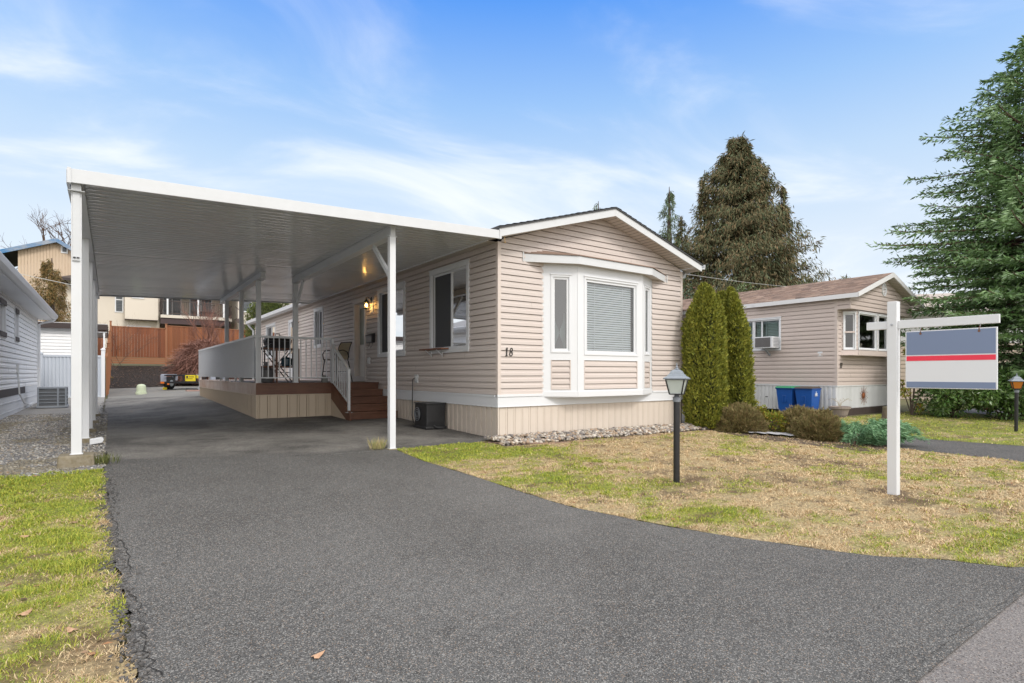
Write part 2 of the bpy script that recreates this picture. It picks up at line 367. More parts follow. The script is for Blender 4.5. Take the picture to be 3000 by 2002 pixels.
def window(parent, M, u0, u1, z0, z1, panes=((0, 1),), trim=.085, name='window', mf=None, glassm=None, fills=None, proud=.035, sash=.035, label=None, pmat=None, recess=.03):
    """fills: per pane: None | ('blind',gap,mat) | ('curtain',mat) | ('screen',)"""
    mf = mf or M_WHITE
    fr = MB(); fr.M = M; t = trim
    fr.box(u0, u1, -.02, proud, z0, z0 + t); fr.box(u0, u1, -.02, proud, z1 - t, z1)
    fr.box(u0, u0 + t, -.02, proud - .002, z0 + t, z1 - t); fr.box(u1 - t, u1, -.02, proud - .002, z0 + t, z1 - t)
    fr.box(u0 - .012, u1 + .012, 0, proud + .012, z1, z1 + .02)
    # jamb returns
    fr.box(u0 + t, u1 - t, -.10, -.02, z0 + t - .01, z0 + t + .004); fr.box(u0 + t, u1 - t, -.10, -.02, z1 - t - .004, z1 - t + .01)
    fo = obj(name, fr, mf, parent, label=label, bevel=.004)
    a0, a1, b0, b1 = u0 + t, u1 - t, z0 + t, z1 - t; W = a1 - a0
    for i, (f0, f1) in enumerate(panes):
        p0, p1 = a0 + W*f0, a0 + W*f1; d = -recess - (.02 if i % 2 else 0)
        sb = MB(); sb.M = M; s_ = sash
        sb.box(p0, p1, d - .015, d + .022, b0, b0 + s_); sb.box(p0, p1, d - .015, d + .022, b1 - s_, b1)
        sb.box(p0, p0 + s_, d - .015, d + .02, b0 + s_, b1 - s_); sb.box(p1 - s_, p1, d - .015, d + .02, b0 + s_, b1 - s_)
        obj('sash', sb, mf, fo, bevel=.003)
        g = MB(); g.M = M; g.quad((p0 + s_, d, b0 + s_), (p1 - s_, d, b0 + s_), (p1 - s_, d, b1 - s_), (p0 + s_, d, b1 - s_))
        obj('pane', g, glassm or M_GLASS, fo)
        fl = fills[i] if fills else None
        if fl and fl[0] == 'blind':
            bb = MB(); bb.M = M; z = b0 + s_ + .01; zt = b1 - s_
            while z < zt:
                bb.box(p0 + s_, p1 - s_, d - .075, d - .053, z, z + .003)
                bb.v[-8:-4] = bb.v[-8:-4]
                # tilt the slat
                for q in range(-8, 0):
                    pass
                bb.add([(p0 + s_, d - .078, z + fl[1]*.80), (p1 - s_, d - .078, z + fl[1]*.80), (p1 - s_, d - .052, z), (p0 + s_, d - .052, z)], [(0, 1, 2, 3)])
                z += fl[1]
            for q in (.22, .78):
                uu = p0 + (p1 - p0)*q; bb.box(uu - .004, uu + .004, d - .05, d - .048, b0 + s_, zt)
            obj('blind', bb, fl[2], fo)
        elif fl and fl[0] == 'curtain':
            bb = MB(); bb.M = M; n = 40
            for k in range(n):
                ua = p0 + s_ + (p1 - p0 - 2*s_)*k/n; ub = p0 + s_ + (p1 - p0 - 2*s_)*(k+1)/n
                da = d - .09 + .015*math.sin(k*1.3); db = d - .09 + .015*math.sin((k+1)*1.3)
                z0_, z1_ = b0 + (b1-b0)*fl[2], b0 + (b1-b0)*fl[3]
                bb.add([(ua, da, z0_), (ub, db, z0_), (ub, db, z1_), (ua, da, z1_)], [(0,1,2,3)])
            obj('curtain', bb, fl[1], fo)
        elif fl and fl[0] == 'screen':
            bb = MB(); bb.M = M; bb.quad((p0 + s_, d + .012, b0 + s_), (p1 - s_, d + .012, b0 + s_), (p1 - s_, d + .012, b1 - s_), (p0 + s_, d + .012, b1 - s_)); obj('screen', bb, M_SCREEN, fo)
        elif fl and fl[0] == 'drape':  # gathered at the waist
            bb = MB(); bb.M = M; n = 24; m = 16
            for sgn in (0, 1):
                for j in range(m):
                    for k in range(n):
                        def P(k_, j_):
                            v = j_/m*.52; wd = (p1-p0-2*s_)*(.10 + .38*math.exp(-((v-.24)/.13)**2))
                            uu = (p0 + s_ + wd*k_/n) if sgn == 0 else (p1 - s_ - wd*k_/n)
                            return (uu, d - .09 + .012*math.sin(k_*1.9), b0 + (b1-b0)*(.02 + .96*v))
                        bb.add([P(k, j), P(k+1, j), P(k+1, j+1), P(k, j+1)], [(0,1,2,3)])
            obj('curtain', bb, M_CURT, fo)
    return fo
def leaves(name, P, D, Ln, W, m, parent=None, up=None, cols=None):
    P = np.asarray(P, float); D = np.asarray(D, float); n = len(P)
    D /= np.linalg.norm(D, axis=1, keepdims=True) + 1e-9
    r = rng.normal(size=(n, 3)) if up is None else np.asarray(up, float) + rng.normal(size=(n, 3)) * .35
    S = np.cross(D, r); S /= np.linalg.norm(S, axis=1, keepdims=True) + 1e-9
    Ln = np.broadcast_to(np.asarray(Ln, float), (n,))[:, None]; W = np.broadcast_to(np.asarray(W, float), (n,))[:, None]
    V = np.empty((n, 4, 3)); V[:, 0] = P; V[:, 1] = P + D*Ln*.45 + S*W/2; V[:, 2] = P + D*Ln; V[:, 3] = P + D*Ln*.45 - S*W/2
    me = bpy.data.meshes.new(name); me.vertices.add(n*4); me.vertices.foreach_set('co', V.ravel())
    me.loops.add(n*4); me.loops.foreach_set('vertex_index', np.arange(n*4, dtype=np.int32))
    me.polygons.add(n); me.polygons.foreach_set('loop_start', np.arange(0, n*4, 4, dtype=np.int32)); me.polygons.foreach_set('loop_total', np.full(n, 4, dtype=np.int32))
    me.update(); me.validate()
    me.materials.append(m); o = bpy.data.objects.new(name, me); COL.objects.link(o)
    if parent: o.parent = parent
    return o
def setcol(me, cols, name='Col'):
    a = me.color_attributes.new(name, 'FLOAT_COLOR', 'POINT'); c = np.ones((len(me.vertices), 4)); c[:, :3] = cols; a.data.foreach_set('color', c.ravel())

# ================================================================ GROUND
def axis(a, b, fine, coarse, f0, f1, extra=()):
    v = list(np.arange(a, f0, coarse)) + list(np.arange(f0, f1, fine)) + list(np.arange(f1, b + .01, coarse)) + list(extra)
    return np.array(sorted(set(np.round(v, 3))))
def gridmesh(name, X, Y, Z, m, kind=None):   # 2-D arrays
    r, c = X.shape; V = np.stack([X, Y, Z], -1).reshape(-1, 3)
    i = np.arange(r - 1)[:, None] * c + np.arange(c - 1)[None, :]
    F = np.stack([i, i + 1, i + c + 1, i + c], -1).reshape(-1, 4)
    me = bpy.data.meshes.new(name); me.vertices.add(len(V)); me.vertices.foreach_set('co', V.ravel())
    me.loops.add(F.size); me.loops.foreach_set('vertex_index', F.ravel().astype(np.int32)); me.polygons.add(len(F))
    me.polygons.foreach_set('loop_start', np.arange(0, F.size, 4, dtype=np.int32)); me.polygons.foreach_set('loop_total', np.full(len(F), 4, dtype=np.int32))
    me.update(); me.materials.append(m); o = bpy.data.objects.new(name, me); COL.objects.link(o)
    if kind: o['kind'] = kind
    return o
gx = axis(-120, 200, .5, 6, -10, 30, (0, 5, 12, -2.8, -5.3, 3, 6)); gy = axis(-80, 300, .4, 6, -10, 42, [p[0] for p in PL + PC] + [24.01])
GX, GY = np.meshgrid(gx, gy)
M_SOIL = mat('dull_turf', (.17,.15,.07), .95, var=[(.6, .8, (.10,.12,.04)), (9, .5, (.07,.05,.03))], bump=(12, .6, .03))
gridmesh('ground', GX, GY, gzv(GX, GY) - .035, M_SOIL, 'structure')
def strip(name, ys, xl, xr, n, off, m, kind='structure', jl=0, jr=0, fn=None):
    ys = np.asarray(ys, float); a = xl(ys); b = xr(ys)
    if jl: a = a + (fbm(ys*3, ys*0, 5) - .5)*jl + (fbm(ys*14, ys*0, 8) - .5)*jl*.6
    if jr: b = b + (fbm(ys*3, ys*0, 15) - .5)*jr + (fbm(ys*14, ys*0, 18) - .5)*jr*.6
    s = np.linspace(0, 1, n); X = a[:, None]*(1 - s) + b[:, None]*s; Y = np.repeat(ys[:, None], n, 1)
    Z = gzv(X, Y) + off
    Z[:, 0] -= .0; o = gridmesh(name, X, Y, Z, m, kind); return o
itp = lambda pts: (lambda y: np.interp(y, [p[0] for p in pts], [p[1] for p in pts]))
drvL = itp([(-6.76,-5.0),(-4.93,-5.18),(-4.1,-5.22),(-3.3,-5.26),(-1.2,-5.31),(.5,-5.32),(2.9,-5.41),(18.3,-5.42)])
drvR_ = [(-6.9,.75),(-6.76,.05),(-6.6,-.24),(-6.26,-.46),(-5.98,-.76),(-5.68,-.945),(-5.46,-1.05),(-5.14,-1.23),(-4.76,-1.37),(-4.38,-1.48),(-3.76,-1.64),(-2.86,-1.71),(-2.06,-1.77),(-1.0,-1.9),(-.12,-1.91),(-.11,-.01),(5.2,-.01),(5.21,-2.7),(13.84,-2.7),(18.25,-5.38)]
drvR = itp(drvR_)
ysd = np.array(sorted(set(list(np.arange(-6.78, 18.2, .06)) + [-.12, -.11, 5.2, 5.21])))
strip('driveway', ysd, drvL, drvR, 40, .012, M_ASPH, jl=.10, jr=.035)
strip('road', np.append(np.arange(-13.5, -6.76, .2), -6.745), lambda y: y*0 - 60, lambda y: y*0 + 90, 300, .004, M_ROAD)
nbL = itp([(-6.78,5.6),(-5.3,6.05),(-3.7,6.2),(-3.0,6.35),(-2.0,7.2),(-.3,7.1),(.25,5.05),(24,5.0)])
nbR = itp([(-6.78,9.6),(-5,8.65),(-4,8.5),(-3,8.45),(-1.6,9.3),(0,10.5),(24,10.8)])
strip('driveway_next_door', np.arange(-6.78, 22, .1), nbL, nbR, 24, .012, asphalt('asphalt_next_door', (.085,.083,.082), (.06,.06,.06), (.22,.21,.2), (.3,.2,.14), None, 90), jl=.1, jr=.1)
p2 = strip('garden_path', np.arange(-2.6, -.9, .1), lambda y: 17.6 + (y + .9)*-.3, lambda y: 22.5 + y*0, 12, .02, asphalt('path_grey', (.26,.25,.26), (.2,.2,.2), (.4,.4,.4), (.3,.2,.14), None, 60))
# lawns : colour field shared by turf and blades
GREEN = np.array((.165,.275,.028)); YGRN = np.array((.42,.41,.06)); STRAW = np.array((.60,.48,.265)); BROWN = np.array((.12,.065,.032))
def lawnfield(x, y, bias):
    a = fbm(x*1.15 + 31, y*2.0 + 11, 1, 5); b = fbm(x*5.2, y*7.5, 9, 4); c = fbm(x*1.7 + 7, y*2.6, 21, 5); d = vnoise(x*9, y*14, 71)
    g = np.clip((a*.58 + b*.30 + d*.12 - .5 + bias)*4.2 + .5, 0, 1)            # greenness
    sp = vnoise(x*3.1 + 5, y*6.5, 33)*.6 + vnoise(x*11, y*19, 34)*.4
    br = np.clip((c - .63)*9, 0, .55) + np.clip((sp - .70)*7, 0, .75)                  # bare brown
    for (px, py, r_) in ((.18, -3.6, .42), (1.69, -5.25, .38), (1.1, -3.9, .5), (3.2, -3.6, .5)): br = br + .8*np.exp(-((x - px)**2 + (y - py)**2)/r_**2)*(.5 + .5*b)
    return g, np.clip(br, 0, .9)
def lawncol(x, y, bias):
    g, br = lawnfield(x, y, bias); k = fbm(x*2.3, y*2.3, 40)
    gc = GREEN[None]*(1 - k[:, None]) + YGRN[None]*k[:, None]
    c = STRAW[None]*(1 - g[:, None]) + gc*g[:, None]
    return c*(1 - br[:, None]) + BROWN[None]*br[:, None]
M_TURF = mat('turf', (.2,.2,.1), .95, attr='Col', var=(34, .75, (.09,.06,.03)), bump=(35, .9, .03))
M_BLADE = mat('grass_blade', (.2,.2,.1), .75, attr='Col')
def biasL(x, y): return .12 - np.clip((-4.45 - y)*.42, 0, .42) - np.clip((x + 5.55)*.45, 0, .16) + np.clip((y + 2.2)*.06, 0, .08)
def biasR(x, y):
    d = np.hypot(x + .9, (y + .45)*1.2)          # greener by the corner of the house and along the edge
    return -.105 + .22*np.exp(-(d/1.15)**2) + .06*np.exp(-((x - drvR(y) - .9)/.8)**2) - .05*np.exp(-((y + 1.2)/.6)**2)*(x > .5)
def biasN(x, y): return .12 + 0*x
def lawn(name, ys, xl, xr, n, bias, off=.012, jl=.05, jr=.05):
    o = strip(name, ys, xl, xr, n, off, M_TURF, 'structure', jl, jr)
    co = np.empty(len(o.data.vertices)*3); o.data.vertices.foreach_get('co', co); co = co.reshape(-1, 3)
    setcol(o.data, lawncol(co[:, 0], co[:, 1], bias(co[:, 0], co[:, 1]))*.8); return o
lawn('lawn_by_post', np.arange(-6.76, -.62, .05), lambda y: -12 + y*0, lambda y: drvL(y) - .01, 110, biasL, jr=.10)
lawn('lawn', np.arange(-6.76, -.60, .05), lambda y: drvR(y) + .01, lambda y: nbL(y) - .02, 130, biasR, jl=.035)
lawn('lawn_by_corner', np.arange(-.60, -.08, .05), lambda y: -1.9 + y*0, lambda y: y*0 - .28, 30, biasR)
lawn('lawn_next_door', np.arange(-6.76, -.4, .08), lambda y: nbR(y) + .02, lambda y: y*0 + 26, 150, biasN)
# blades
def blades(name, n, x0, x1, y0, y1, test, bias, h, w_, lay=.8):
    x = rng.uniform(x0, x1, n); y = rng.uniform(y0, y1, n)
    tt = (x - CAM.x)*math.sin(R(YAW)) + (y - CAM.y)*math.cos(R(YAW)); keep = test(x, y) & (tt > .8)
    # thin out with distance
    dist = np.hypot(x - CAM.x, y - CAM.y); keep &= rng.random(n) < np.clip((5.5/np.maximum(dist, .1))**1.5, .10, 1)
    x = x[keep]; y = y[keep]; dist = dist[keep]; m = len(x)
    g, br = lawnfield(x, y, bias(x, y)); dens = rng.random(m) < (1 - br*.9)
    x, y, dist, g = x[dens], y[dens], dist[dens], g[dens]; m = len(x)
    isg = rng.random(m) < g; k = rng.random(m)[:, None]
    c = np.where(isg[:, None], np.array((.14,.24,.025))[None]*(1 - k) + np.array((.50,.48,.07))[None]*k, np.array((.74,.60,.37))[None]*(1 - k) + np.array((.42,.27,.14))[None]*k)
    sc_ = np.clip(dist/4.0, 1, 2.6)
    H = h*rng.uniform(.5, 1.25, m)*np.where(isg, 1.0, 1.15)*(.45 + 1.3*vnoise(x*8, y*11, 77)**1.6); a = rng.uniform(0, 2*np.pi, m)
    ly = np.where(isg, rng.uniform(.3, 1.8, m), rng.uniform(.8, 3.8, m))*lay
    W = w_*sc_*rng.uniform(.7, 1.3, m); z = gzv(x, y) + .006; b = rng.uniform(0, 2*np.pi, m)
    V = np.empty((m, 5, 3)); sx, sy = np.cos(b)*W/2, np.sin(b)*W/2; hz = H/np.sqrt(1 + ly**2); hx = H*ly/np.sqrt(1 + ly**2)
    V[:, 0] = np.stack([x - sx, y - sy, z], -1); V[:, 1] = np.stack([x + sx, y + sy, z], -1)
    mx_, my_ = x + np.cos(a)*hx*.4, y + np.sin(a)*hx*.4
    V[:, 2] = np.stack([mx_ + sx*.8, my_ + sy*.8, z + hz*.65], -1); V[:, 3] = np.stack([mx_ - sx*.8, my_ - sy*.8, z + hz*.65], -1)
    V[:, 4] = np.stack([x + np.cos(a)*hx, y + np.sin(a)*hx, z + hz], -1)
    me = bpy.data.meshes.new(name); me.vertices.add(m*5); me.vertices.foreach_set('co', V.ravel())
    base = (np.arange(m)*5)[:, None]; loops = np.concatenate([base + np.array([[0, 1, 2, 3]]), base + np.array([[3, 2, 4]])], 1).astype(np.int32)
    me.loops.add(m*7); me.loops.foreach_set('vertex_index', loops.ravel()); me.polygons.add(m*2)
    st = np.stack([np.arange(m)*7, np.arange(m)*7 + 4], -1).ravel().astype(np.int32); me.polygons.foreach_set('loop_start', st); me.polygons.foreach_set('loop_total', np.tile([4, 3], m).astype(np.int32))
    me.update(); me.materials.append(M_BLADE); setcol(me, np.repeat(c, 5, 0))
    o = bpy.data.objects.new(name, me); COL.objects.link(o); o['kind'] = 'stuff'; return o
G1 = blades('grass', 680000, -9.5, -5.1, -6.6, -.55, lambda x, y: x < drvL(y) - .0 + (fbm(y*9, x*9, 60) - .5)*.10, biasL, .030, .0034)
G2 = blades('grass', 640000, -2.0, 7.2, -6.8, -.08, lambda x, y: (x > drvR(np.minimum(y, -.13)) + .01 + (fbm(y*9, x*9, 61) - .5)*.05) & (x < nbL(y)) & ((y < -.6) | (x < -.3)), biasR, .030, .0040)
G3 = blades('grass', 160000, 8.3, 19.0, -6.8, -.45, lambda x, y: (x > nbR(y)) & ((x < 17.5) | (y < -2.6)), biasN, .032, .006)
for o_, s_ in ((G1, 'green and straw winter grass left of the driveway'), (G2, 'patchy straw coloured winter grass in front of the house'), (G3, 'green grass strip in front of the house next door')): tag(o_, s_, 'grass')
# crumbling cracks near the driveway's left edge and by the road joint
def crack(pts, wd, lab):
    P_ = []
    for (a_, b_) in zip(pts, pts[1:]):
        for k in range(8): t_ = k/8; P_.append((a_[0] + (b_[0]-a_[0])*t_ + random.gauss(0, .012), a_[1] + (b_[1]-a_[1])*t_ + random.gauss(0, .006)))
    V = []; F = []
    for i, (x, y) in enumerate(P_):
        w_ = wd*random.uniform(.25, 1)*(1 if 0 < i < len(P_) - 1 else .1); z = gz(x, y) + .0165; V += [(x - w_, y, z), (x + w_, y + w_*.5, z)]
        if i: F.append((2*i-2, 2*i-1, 2*i+1, 2*i))
    b = MB(); b.v = V; b.f = F; o = obj('driveway_crack', b, mat('crack_dark', (.018,.017,.016), .95)); o['kind'] = 'structure'; return o
crack([(-5.25,-2.3),(-5.22,-2.9),(-5.17,-3.3),(-5.17,-3.7)], .0035, '')
crack([(-5.19,-3.9),(-5.13,-4.3),(-5.14,-4.7),(-5.10,-5.0)], .005, '')
crack([(-5.28,-1.0),(-5.22,-1.6),(-5.26,-2.0)], .003, '')
crack([(-2.6,-6.72),(-2.2,-6.74),(-1.7,-6.73),(-1.2,-6.76),(-.6,-6.75),(0,-6.77)], .004, '')
# gravel
M_GRAV = mat('gravel_bed', (.34,.33,.32), .95, var=[(45, .8, (.18,.17,.16)), (1.2, .5, (.20,.19,.17))], bump=(60, 1, .02))
M_GRAV2 = mat('pale_gravel_bed', (.20,.20,.195), .95, var=[(24, .9, (.12,.12,.115)), (2, .4, (.36,.33,.28))], bump=(50, 1, .02))
strip('gravel_yard', np.arange(-.64, 22, .2), lambda y: y*0 - 12, lambda y: drvL(np.minimum(y, 18)) - .02, 30, .010, M_GRAV)
strip('gravel_bed', np.arange(13.2, 25.6, .2), lambda y: np.where(y < 18.2, np.maximum(drvR(np.maximum(y, 13.9)), -5.4) + .01, -5.35), lambda y: y*0 + .0, 20, .008, M_GRAV2)
M_STONE = mat('stone', (.3,.3,.3), .8, attr='Col', var=(30, .35, (.12,.11,.10)))
def stones(name, pos, size, cols, m=M_STONE, flat=.6, label=None):
    t = (1 + 5**.5)/2; B = np.array([(-1,t,0),(1,t,0),(-1,-t,0),(1,-t,0),(0,-1,t),(0,1,t),(0,-1,-t),(0,1,-t),(t,0,-1),(t,0,1),(-t,0,-1),(-t,0,1)], float); B /= np.linalg.norm(B[0])
    F = np.array([(0,11,5),(0,5,1),(0,1,7),(0,7,10),(0,10,11),(1,5,9),(5,11,4),(11,10,2),(10,7,6),(7,1,8),(3,9,4),(3,4,2),(3,2,6),(3,6,8),(3,8,9),(4,9,5),(2,4,11),(6,2,10),(8,6,7),(9,8,1)])
    n = len(pos); S = np.asarray(size)[:, None]*rng.uniform(.6, 1.3, (n, 3))*np.array((1, .8, flat)); V = B[None]*(1 + rng.uniform(-.22, .22, (n, 12, 1)))*S[:, None, :]*.5
    a = rng.uniform(0, 6.28, n); b = rng.normal(0, .35, n); ca, sa, cb, sb = np.cos(a), np.sin(a), np.cos(b), np.sin(b)
    y = V[..., 1]*cb[:, None] - V[..., 2]*sb[:, None]; z = V[..., 1]*sb[:, None] + V[..., 2]*cb[:, None]; x = V[..., 0]
    V = np.stack([x*ca[:, None] - y*sa[:, None], x*sa[:, None] + y*ca[:, None], z], -1) + np.asarray(pos)[:, None, :]
    me = bpy.data.meshes.new(name); me.vertices.add(n*12); me.vertices.foreach_set('co', V.ravel()); FF = (np.arange(n)[:, None, None]*12 + F[None]).reshape(-1)
    me.loops.add(len(FF)); me.loops.foreach_set('vertex_index', FF.astype(np.int32)); me.polygons.add(n*20)
    me.polygons.foreach_set('loop_start', np.arange(0, n*60, 3, dtype=np.int32)); me.polygons.foreach_set('loop_total', np.full(n*20, 3, dtype=np.int32)); me.update()
    me.materials.append(m); setcol(me, np.repeat(np.asarray(cols), 12, 0)); o = bpy.data.objects.new(name, me); COL.objects.link(o); o['kind'] = 'stuff'
    if label: o['label'] = label
    return o
PAL = np.array([(.20,.20,.205),(.30,.29,.285),(.40,.39,.37),(.16,.16,.17),(.48,.44,.38),(.36,.30,.23),(.25,.26,.28),(.60,.58,.54)])
n = 21000; y = -.66 + 11*rng.random(n)**1.5; x = rng.uniform(-7.25, -5.32, n)
ed = -.66 + .25*(fbm(x*3, x*0, 3) - .5) + .2*(x + 5.3 > -.2); k = y > ed; x = x[k]; y = y[k]; n = len(x)
moss = fbm(x*1.6, y*1.2, 90) > .60
cc = PAL[rng.integers(0, len(PAL), n)]*rng.uniform(.6, 1.15, (n, 1)); cc[moss] = cc[moss]*.5 + np.array((.16,.13,.06))*.6
stones('gravel', np.stack([x, y, gzv(x, y) + .012], -1), rng.uniform(.014, .042, n), cc, label='grey gravel beside the driveway')
# loose chips along the crumbling edge of the driveway
n = 2600; y = rng.uniform(-6.6, 16, n)*1.0; y[:1700] = rng.uniform(-6.6, -1, 1700); x = drvL(y) + rng.normal(0, .035, n) - .01
stones('gravel', np.stack([x, y, gzv(x, y) + .014], -1), rng.uniform(.008, .026, n), np.array((.055,.052,.05))*rng.uniform(.5, 2.4, (n, 1)), label='dark asphalt crumbs along the driveway edge')
# river rocks along the front skirting
n = 2500; x = rng.uniform(-.28, 5.6, n); y = -.03 - rng.random(n)*.56; zz_ = gzv(x, y) + .02 + .045*np.exp(-((y + .22)/.22)**2) + rng.uniform(0, .03, n)
PR = np.array([(.42,.37,.31),(.54,.48,.41),(.30,.27,.25),(.36,.27,.19),(.62,.57,.50),(.46,.33,.23),(.20,.18,.17)])
stones('river_rocks', np.stack([x, y, zz_], -1), rng.uniform(.045, .105, n), PR[rng.integers(0, 7, n)]*rng.uniform(.8, 1.2, (n, 1)), flat=.55, label='angular river rocks along the front skirting')
strip('rock_bed', np.arange(-.62, .03, .05), lambda y: y*0 - .3, lambda y: y*0 + 5.7, 30, .016, mat('bed_soil', (.07,.05,.035), .95, var=(20, .6, (.14,.1,.07)), bump=(30, 1, .02)))
strip('planting_bed', np.arange(-3.65, .12, .1), itp([(-3.65,5.3),(-2.6,5.0),(-1.5,4.75),(-.62,4.9),(-.6,5.72),(.12,5.72)]), itp([(-3.65,6.2),(-2.8,7.2),(.12,7.15)]), 20, .018, MATS['bed_soil'])
strip('mulch_bank', np.arange(24.6, 33.2, .3), lambda y: y*0 - 5.4, lambda y: y*0 + 4.0, 40, .02, mat('bark_mulch', (.014,.010,.008), .95, var=[(14, .5, (.035,.022,.018)), (3, .5, (.022,.015,.012))], bump=(16, 1, .08)))
n = 3600; x = rng.uniform(-5.3, 3, n); y = rng.uniform(25, 33, n)
stones('mulch_chips', np.stack([x, y, gzv(x, y) + .03], -1), rng.uniform(.03, .09, n), np.array((.04,.026,.02))*rng.uniform(.3, 3.0, (n, 1))**1.6, flat=.3, label='bark chips on the dark slope below the fence')
# edging timber, ground litter
e = MB(); e.tube([(-.33,-.20,.0),(-.1,-.5,.0),(.6,-.68,-.03),(2,-.72,-.05),(3.6,-.70,-.07),(5.0,-.64,-.075)], .022, 6); tag(obj('garden_edging', e, mat('edging_wood', (.26,.17,.12), .9, var=(9, .6, (.12,.08,.06)))), 'thin brown edging strip between river rocks and lawn', 'garden edging')
M_LEAF = mat('fallen_leaf', (.50,.32,.20), .8, var=(30, .5, (.34,.17,.09)))
def leaf(x, y, s, lab, rz=0):
    b = MB(); n = 10; vs = [(0, 0, .012)]
    for i in range(n):
        t = 2*math.pi*i/n; r = s*(.5 + .16*math.cos(3*t) + .05*math.sin(5*t)); vs.append((r*math.cos(t)*1.3, r*math.sin(t)*.8, .004 + .004*math.cos(2*t)))
    b.add(vs, [(0, i + 1, (i + 1) % n + 1) for i in range(n)])
    b.tube([(s*.6, 0, .006), (s*1.0, .01, .004)], .0012, 4)
    tag(obj('fallen_leaf', b, M_LEAF, loc=(x, y, gz(x, y) + .016), rot=(0, 0, rz)), lab, 'leaf', 'fallen leaves')
leaf(-4.504, -5.149, .05, 'single tan leaf lying on the dark asphalt of the driveway', .4)
leaf(-5.62, -4.0, .06, 'orange leaf curled on the green grass beside the driveway edge', 1)
leaf(-5.42, -4.32, .05, 'pale orange leaf on straw grass close to the asphalt edge', 2)
leaf(-1.1, -.5, .07, 'orange leaf on grass near the white carport post', .3)
leaf(-6.1, -4.6, .06, 'brown leaf on the grass farther from the driveway edge', 2.5)
leaf(-5.75, -2.6, .06, 'dark brown leaf on the lit green grass below the concrete footing', 2.5)
n = 1500; x = np.concatenate([rng.uniform(-1.6, 7, 1100), rng.uniform(-7.5, -5.3, 400)]); y = rng.uniform(-6.6, -.2, n); k = ((x > drvR(np.minimum(y, -.13)) + .1) & (x < nbL(y))) | (x < drvL(y) - .05); k &= (y < -.7) | (x < -.3)
x, y = x[k], y[k]; P = np.stack([x, y, gzv(x, y) + rng.uniform(.012, .028, len(x))], -1); D = rng.normal(0, 1, (len(x), 3)); D[:, 2] *= .12
ll = leaves('leaf_litter', P, D, rng.uniform(.02, .06, len(x)), rng.uniform(.01, .03, len(x)), mat('litter', (.2,.1,.05), .9, island=[(.12,.06,.03), (.34,.18,.09), (.20,.10,.05), (.45,.30,.18), (.09,.05,.03)]), up=(0, 0, 1)); tag(ll, 'small brown leaf fragments scattered over the lawns', 'leaf litter', kind='stuff')
s_ = MB(); s_.tube([(-6.32,-4.42,gz(-6.3,-4.4)+.03),(-6.25,-4.42,gz(-6.3,-4.4)+.05),(-6.17,-4.4,gz(-6.2,-4.4)+.03)], [.02,.04,.02], 8); tag(obj('stone', s_, mat('brown_stone', (.17,.11,.09), .8)), 'brown stone half sunk in the grass', 'stone')
def tuft(name, x, y, n, h, sp, cols, lab):
    P = np.zeros((n, 3)); P[:, 0] = x + rng.normal(0, sp, n); P[:, 1] = y + rng.normal(0, sp, n); P[:, 2] = gz(x, y) + .01
    D = rng.normal(0, .45, (n, 3)); D[:, 2] = 1; o = leaves(name, P, D, h*rng.uniform(.5, 1.1, n), .007, cols); tag(o, lab, 'grass tuft'); return o
M_TUFT = mat('dry_tuft', (.40,.33,.14), .8, island=[(.45,.36,.18), (.25,.28,.08), (.55,.42,.24)])
tuft('grass_tuft', -2.12, -.02, 170, .2, .05, M_TUFT, 'dry grass tuft against the foot of the front carport post')
tuft('weed', -5.35, -.25, 160, .14, .06, mat('weed_green', (.10,.13,.03), .8, island=[(.07,.10,.02), (.16,.16,.05)]), 'small green weed beside the concrete footing')

# ================================================================ MAIN HOME
W = 4.833; LEN = 19.3; ZS = .765; ZE = 3.36; ZP = 4.12
home = thing('mobile_home', 'beige mobile home number 18 with a white bay window in its gable end', 'mobile home')
MF = frame((0, 0, 0), (1, 0, 0), (0, -1, 0)); MS = frame((0, 0, 0), (0, 1, 0), (-1, 0, 0))
def glim(z, w=W, ze=ZE, zp=ZP): 
    if z <= ze: return (0, w)
    k = (z - ze)/(zp - ze)*w/2; return (k, w - k)
w1 = (.90, 2.42, 1.52, 3.17); w2 = (3.59, 5.13, 1.51, 3.13); dr = (5.90, 6.80, .93, 3.05); w3 = (9.41, 10.33, 1.92, 3.15); d2 = (12.57, 13.44, .935, 3.04); w4 = (15.44, 17.05, 1.75, 3.11)
def ins(h, t): return (h[0] + t, h[1] - t, h[2] + t, h[3] - t)
sh = [ins(q, .05) for q in (w1, w2, w3, w4)] + [ins(dr, .05), ins(d2, .05)]
a = MB(); a.M = MF; siding(a, .045, W - .045, ZS, ZP, holes=[(.96, 3.85, .70, 3.06)], lim=glim)
a.M = MS; siding(a, .045, LEN, ZS, 3.33, holes=sh)
a.M = frame((W, LEN, 0), (0, -1, 0), (1, 0, 0)); siding(a, 0, LEN - .045, ZS, ZE + .02)
a.M = frame((W, LEN, 0), (-1, 0, 0), (0, 1, 0)); siding(a, 0, W, ZS, ZP, lim=glim)
obj('siding', a, M_SIDE, home)
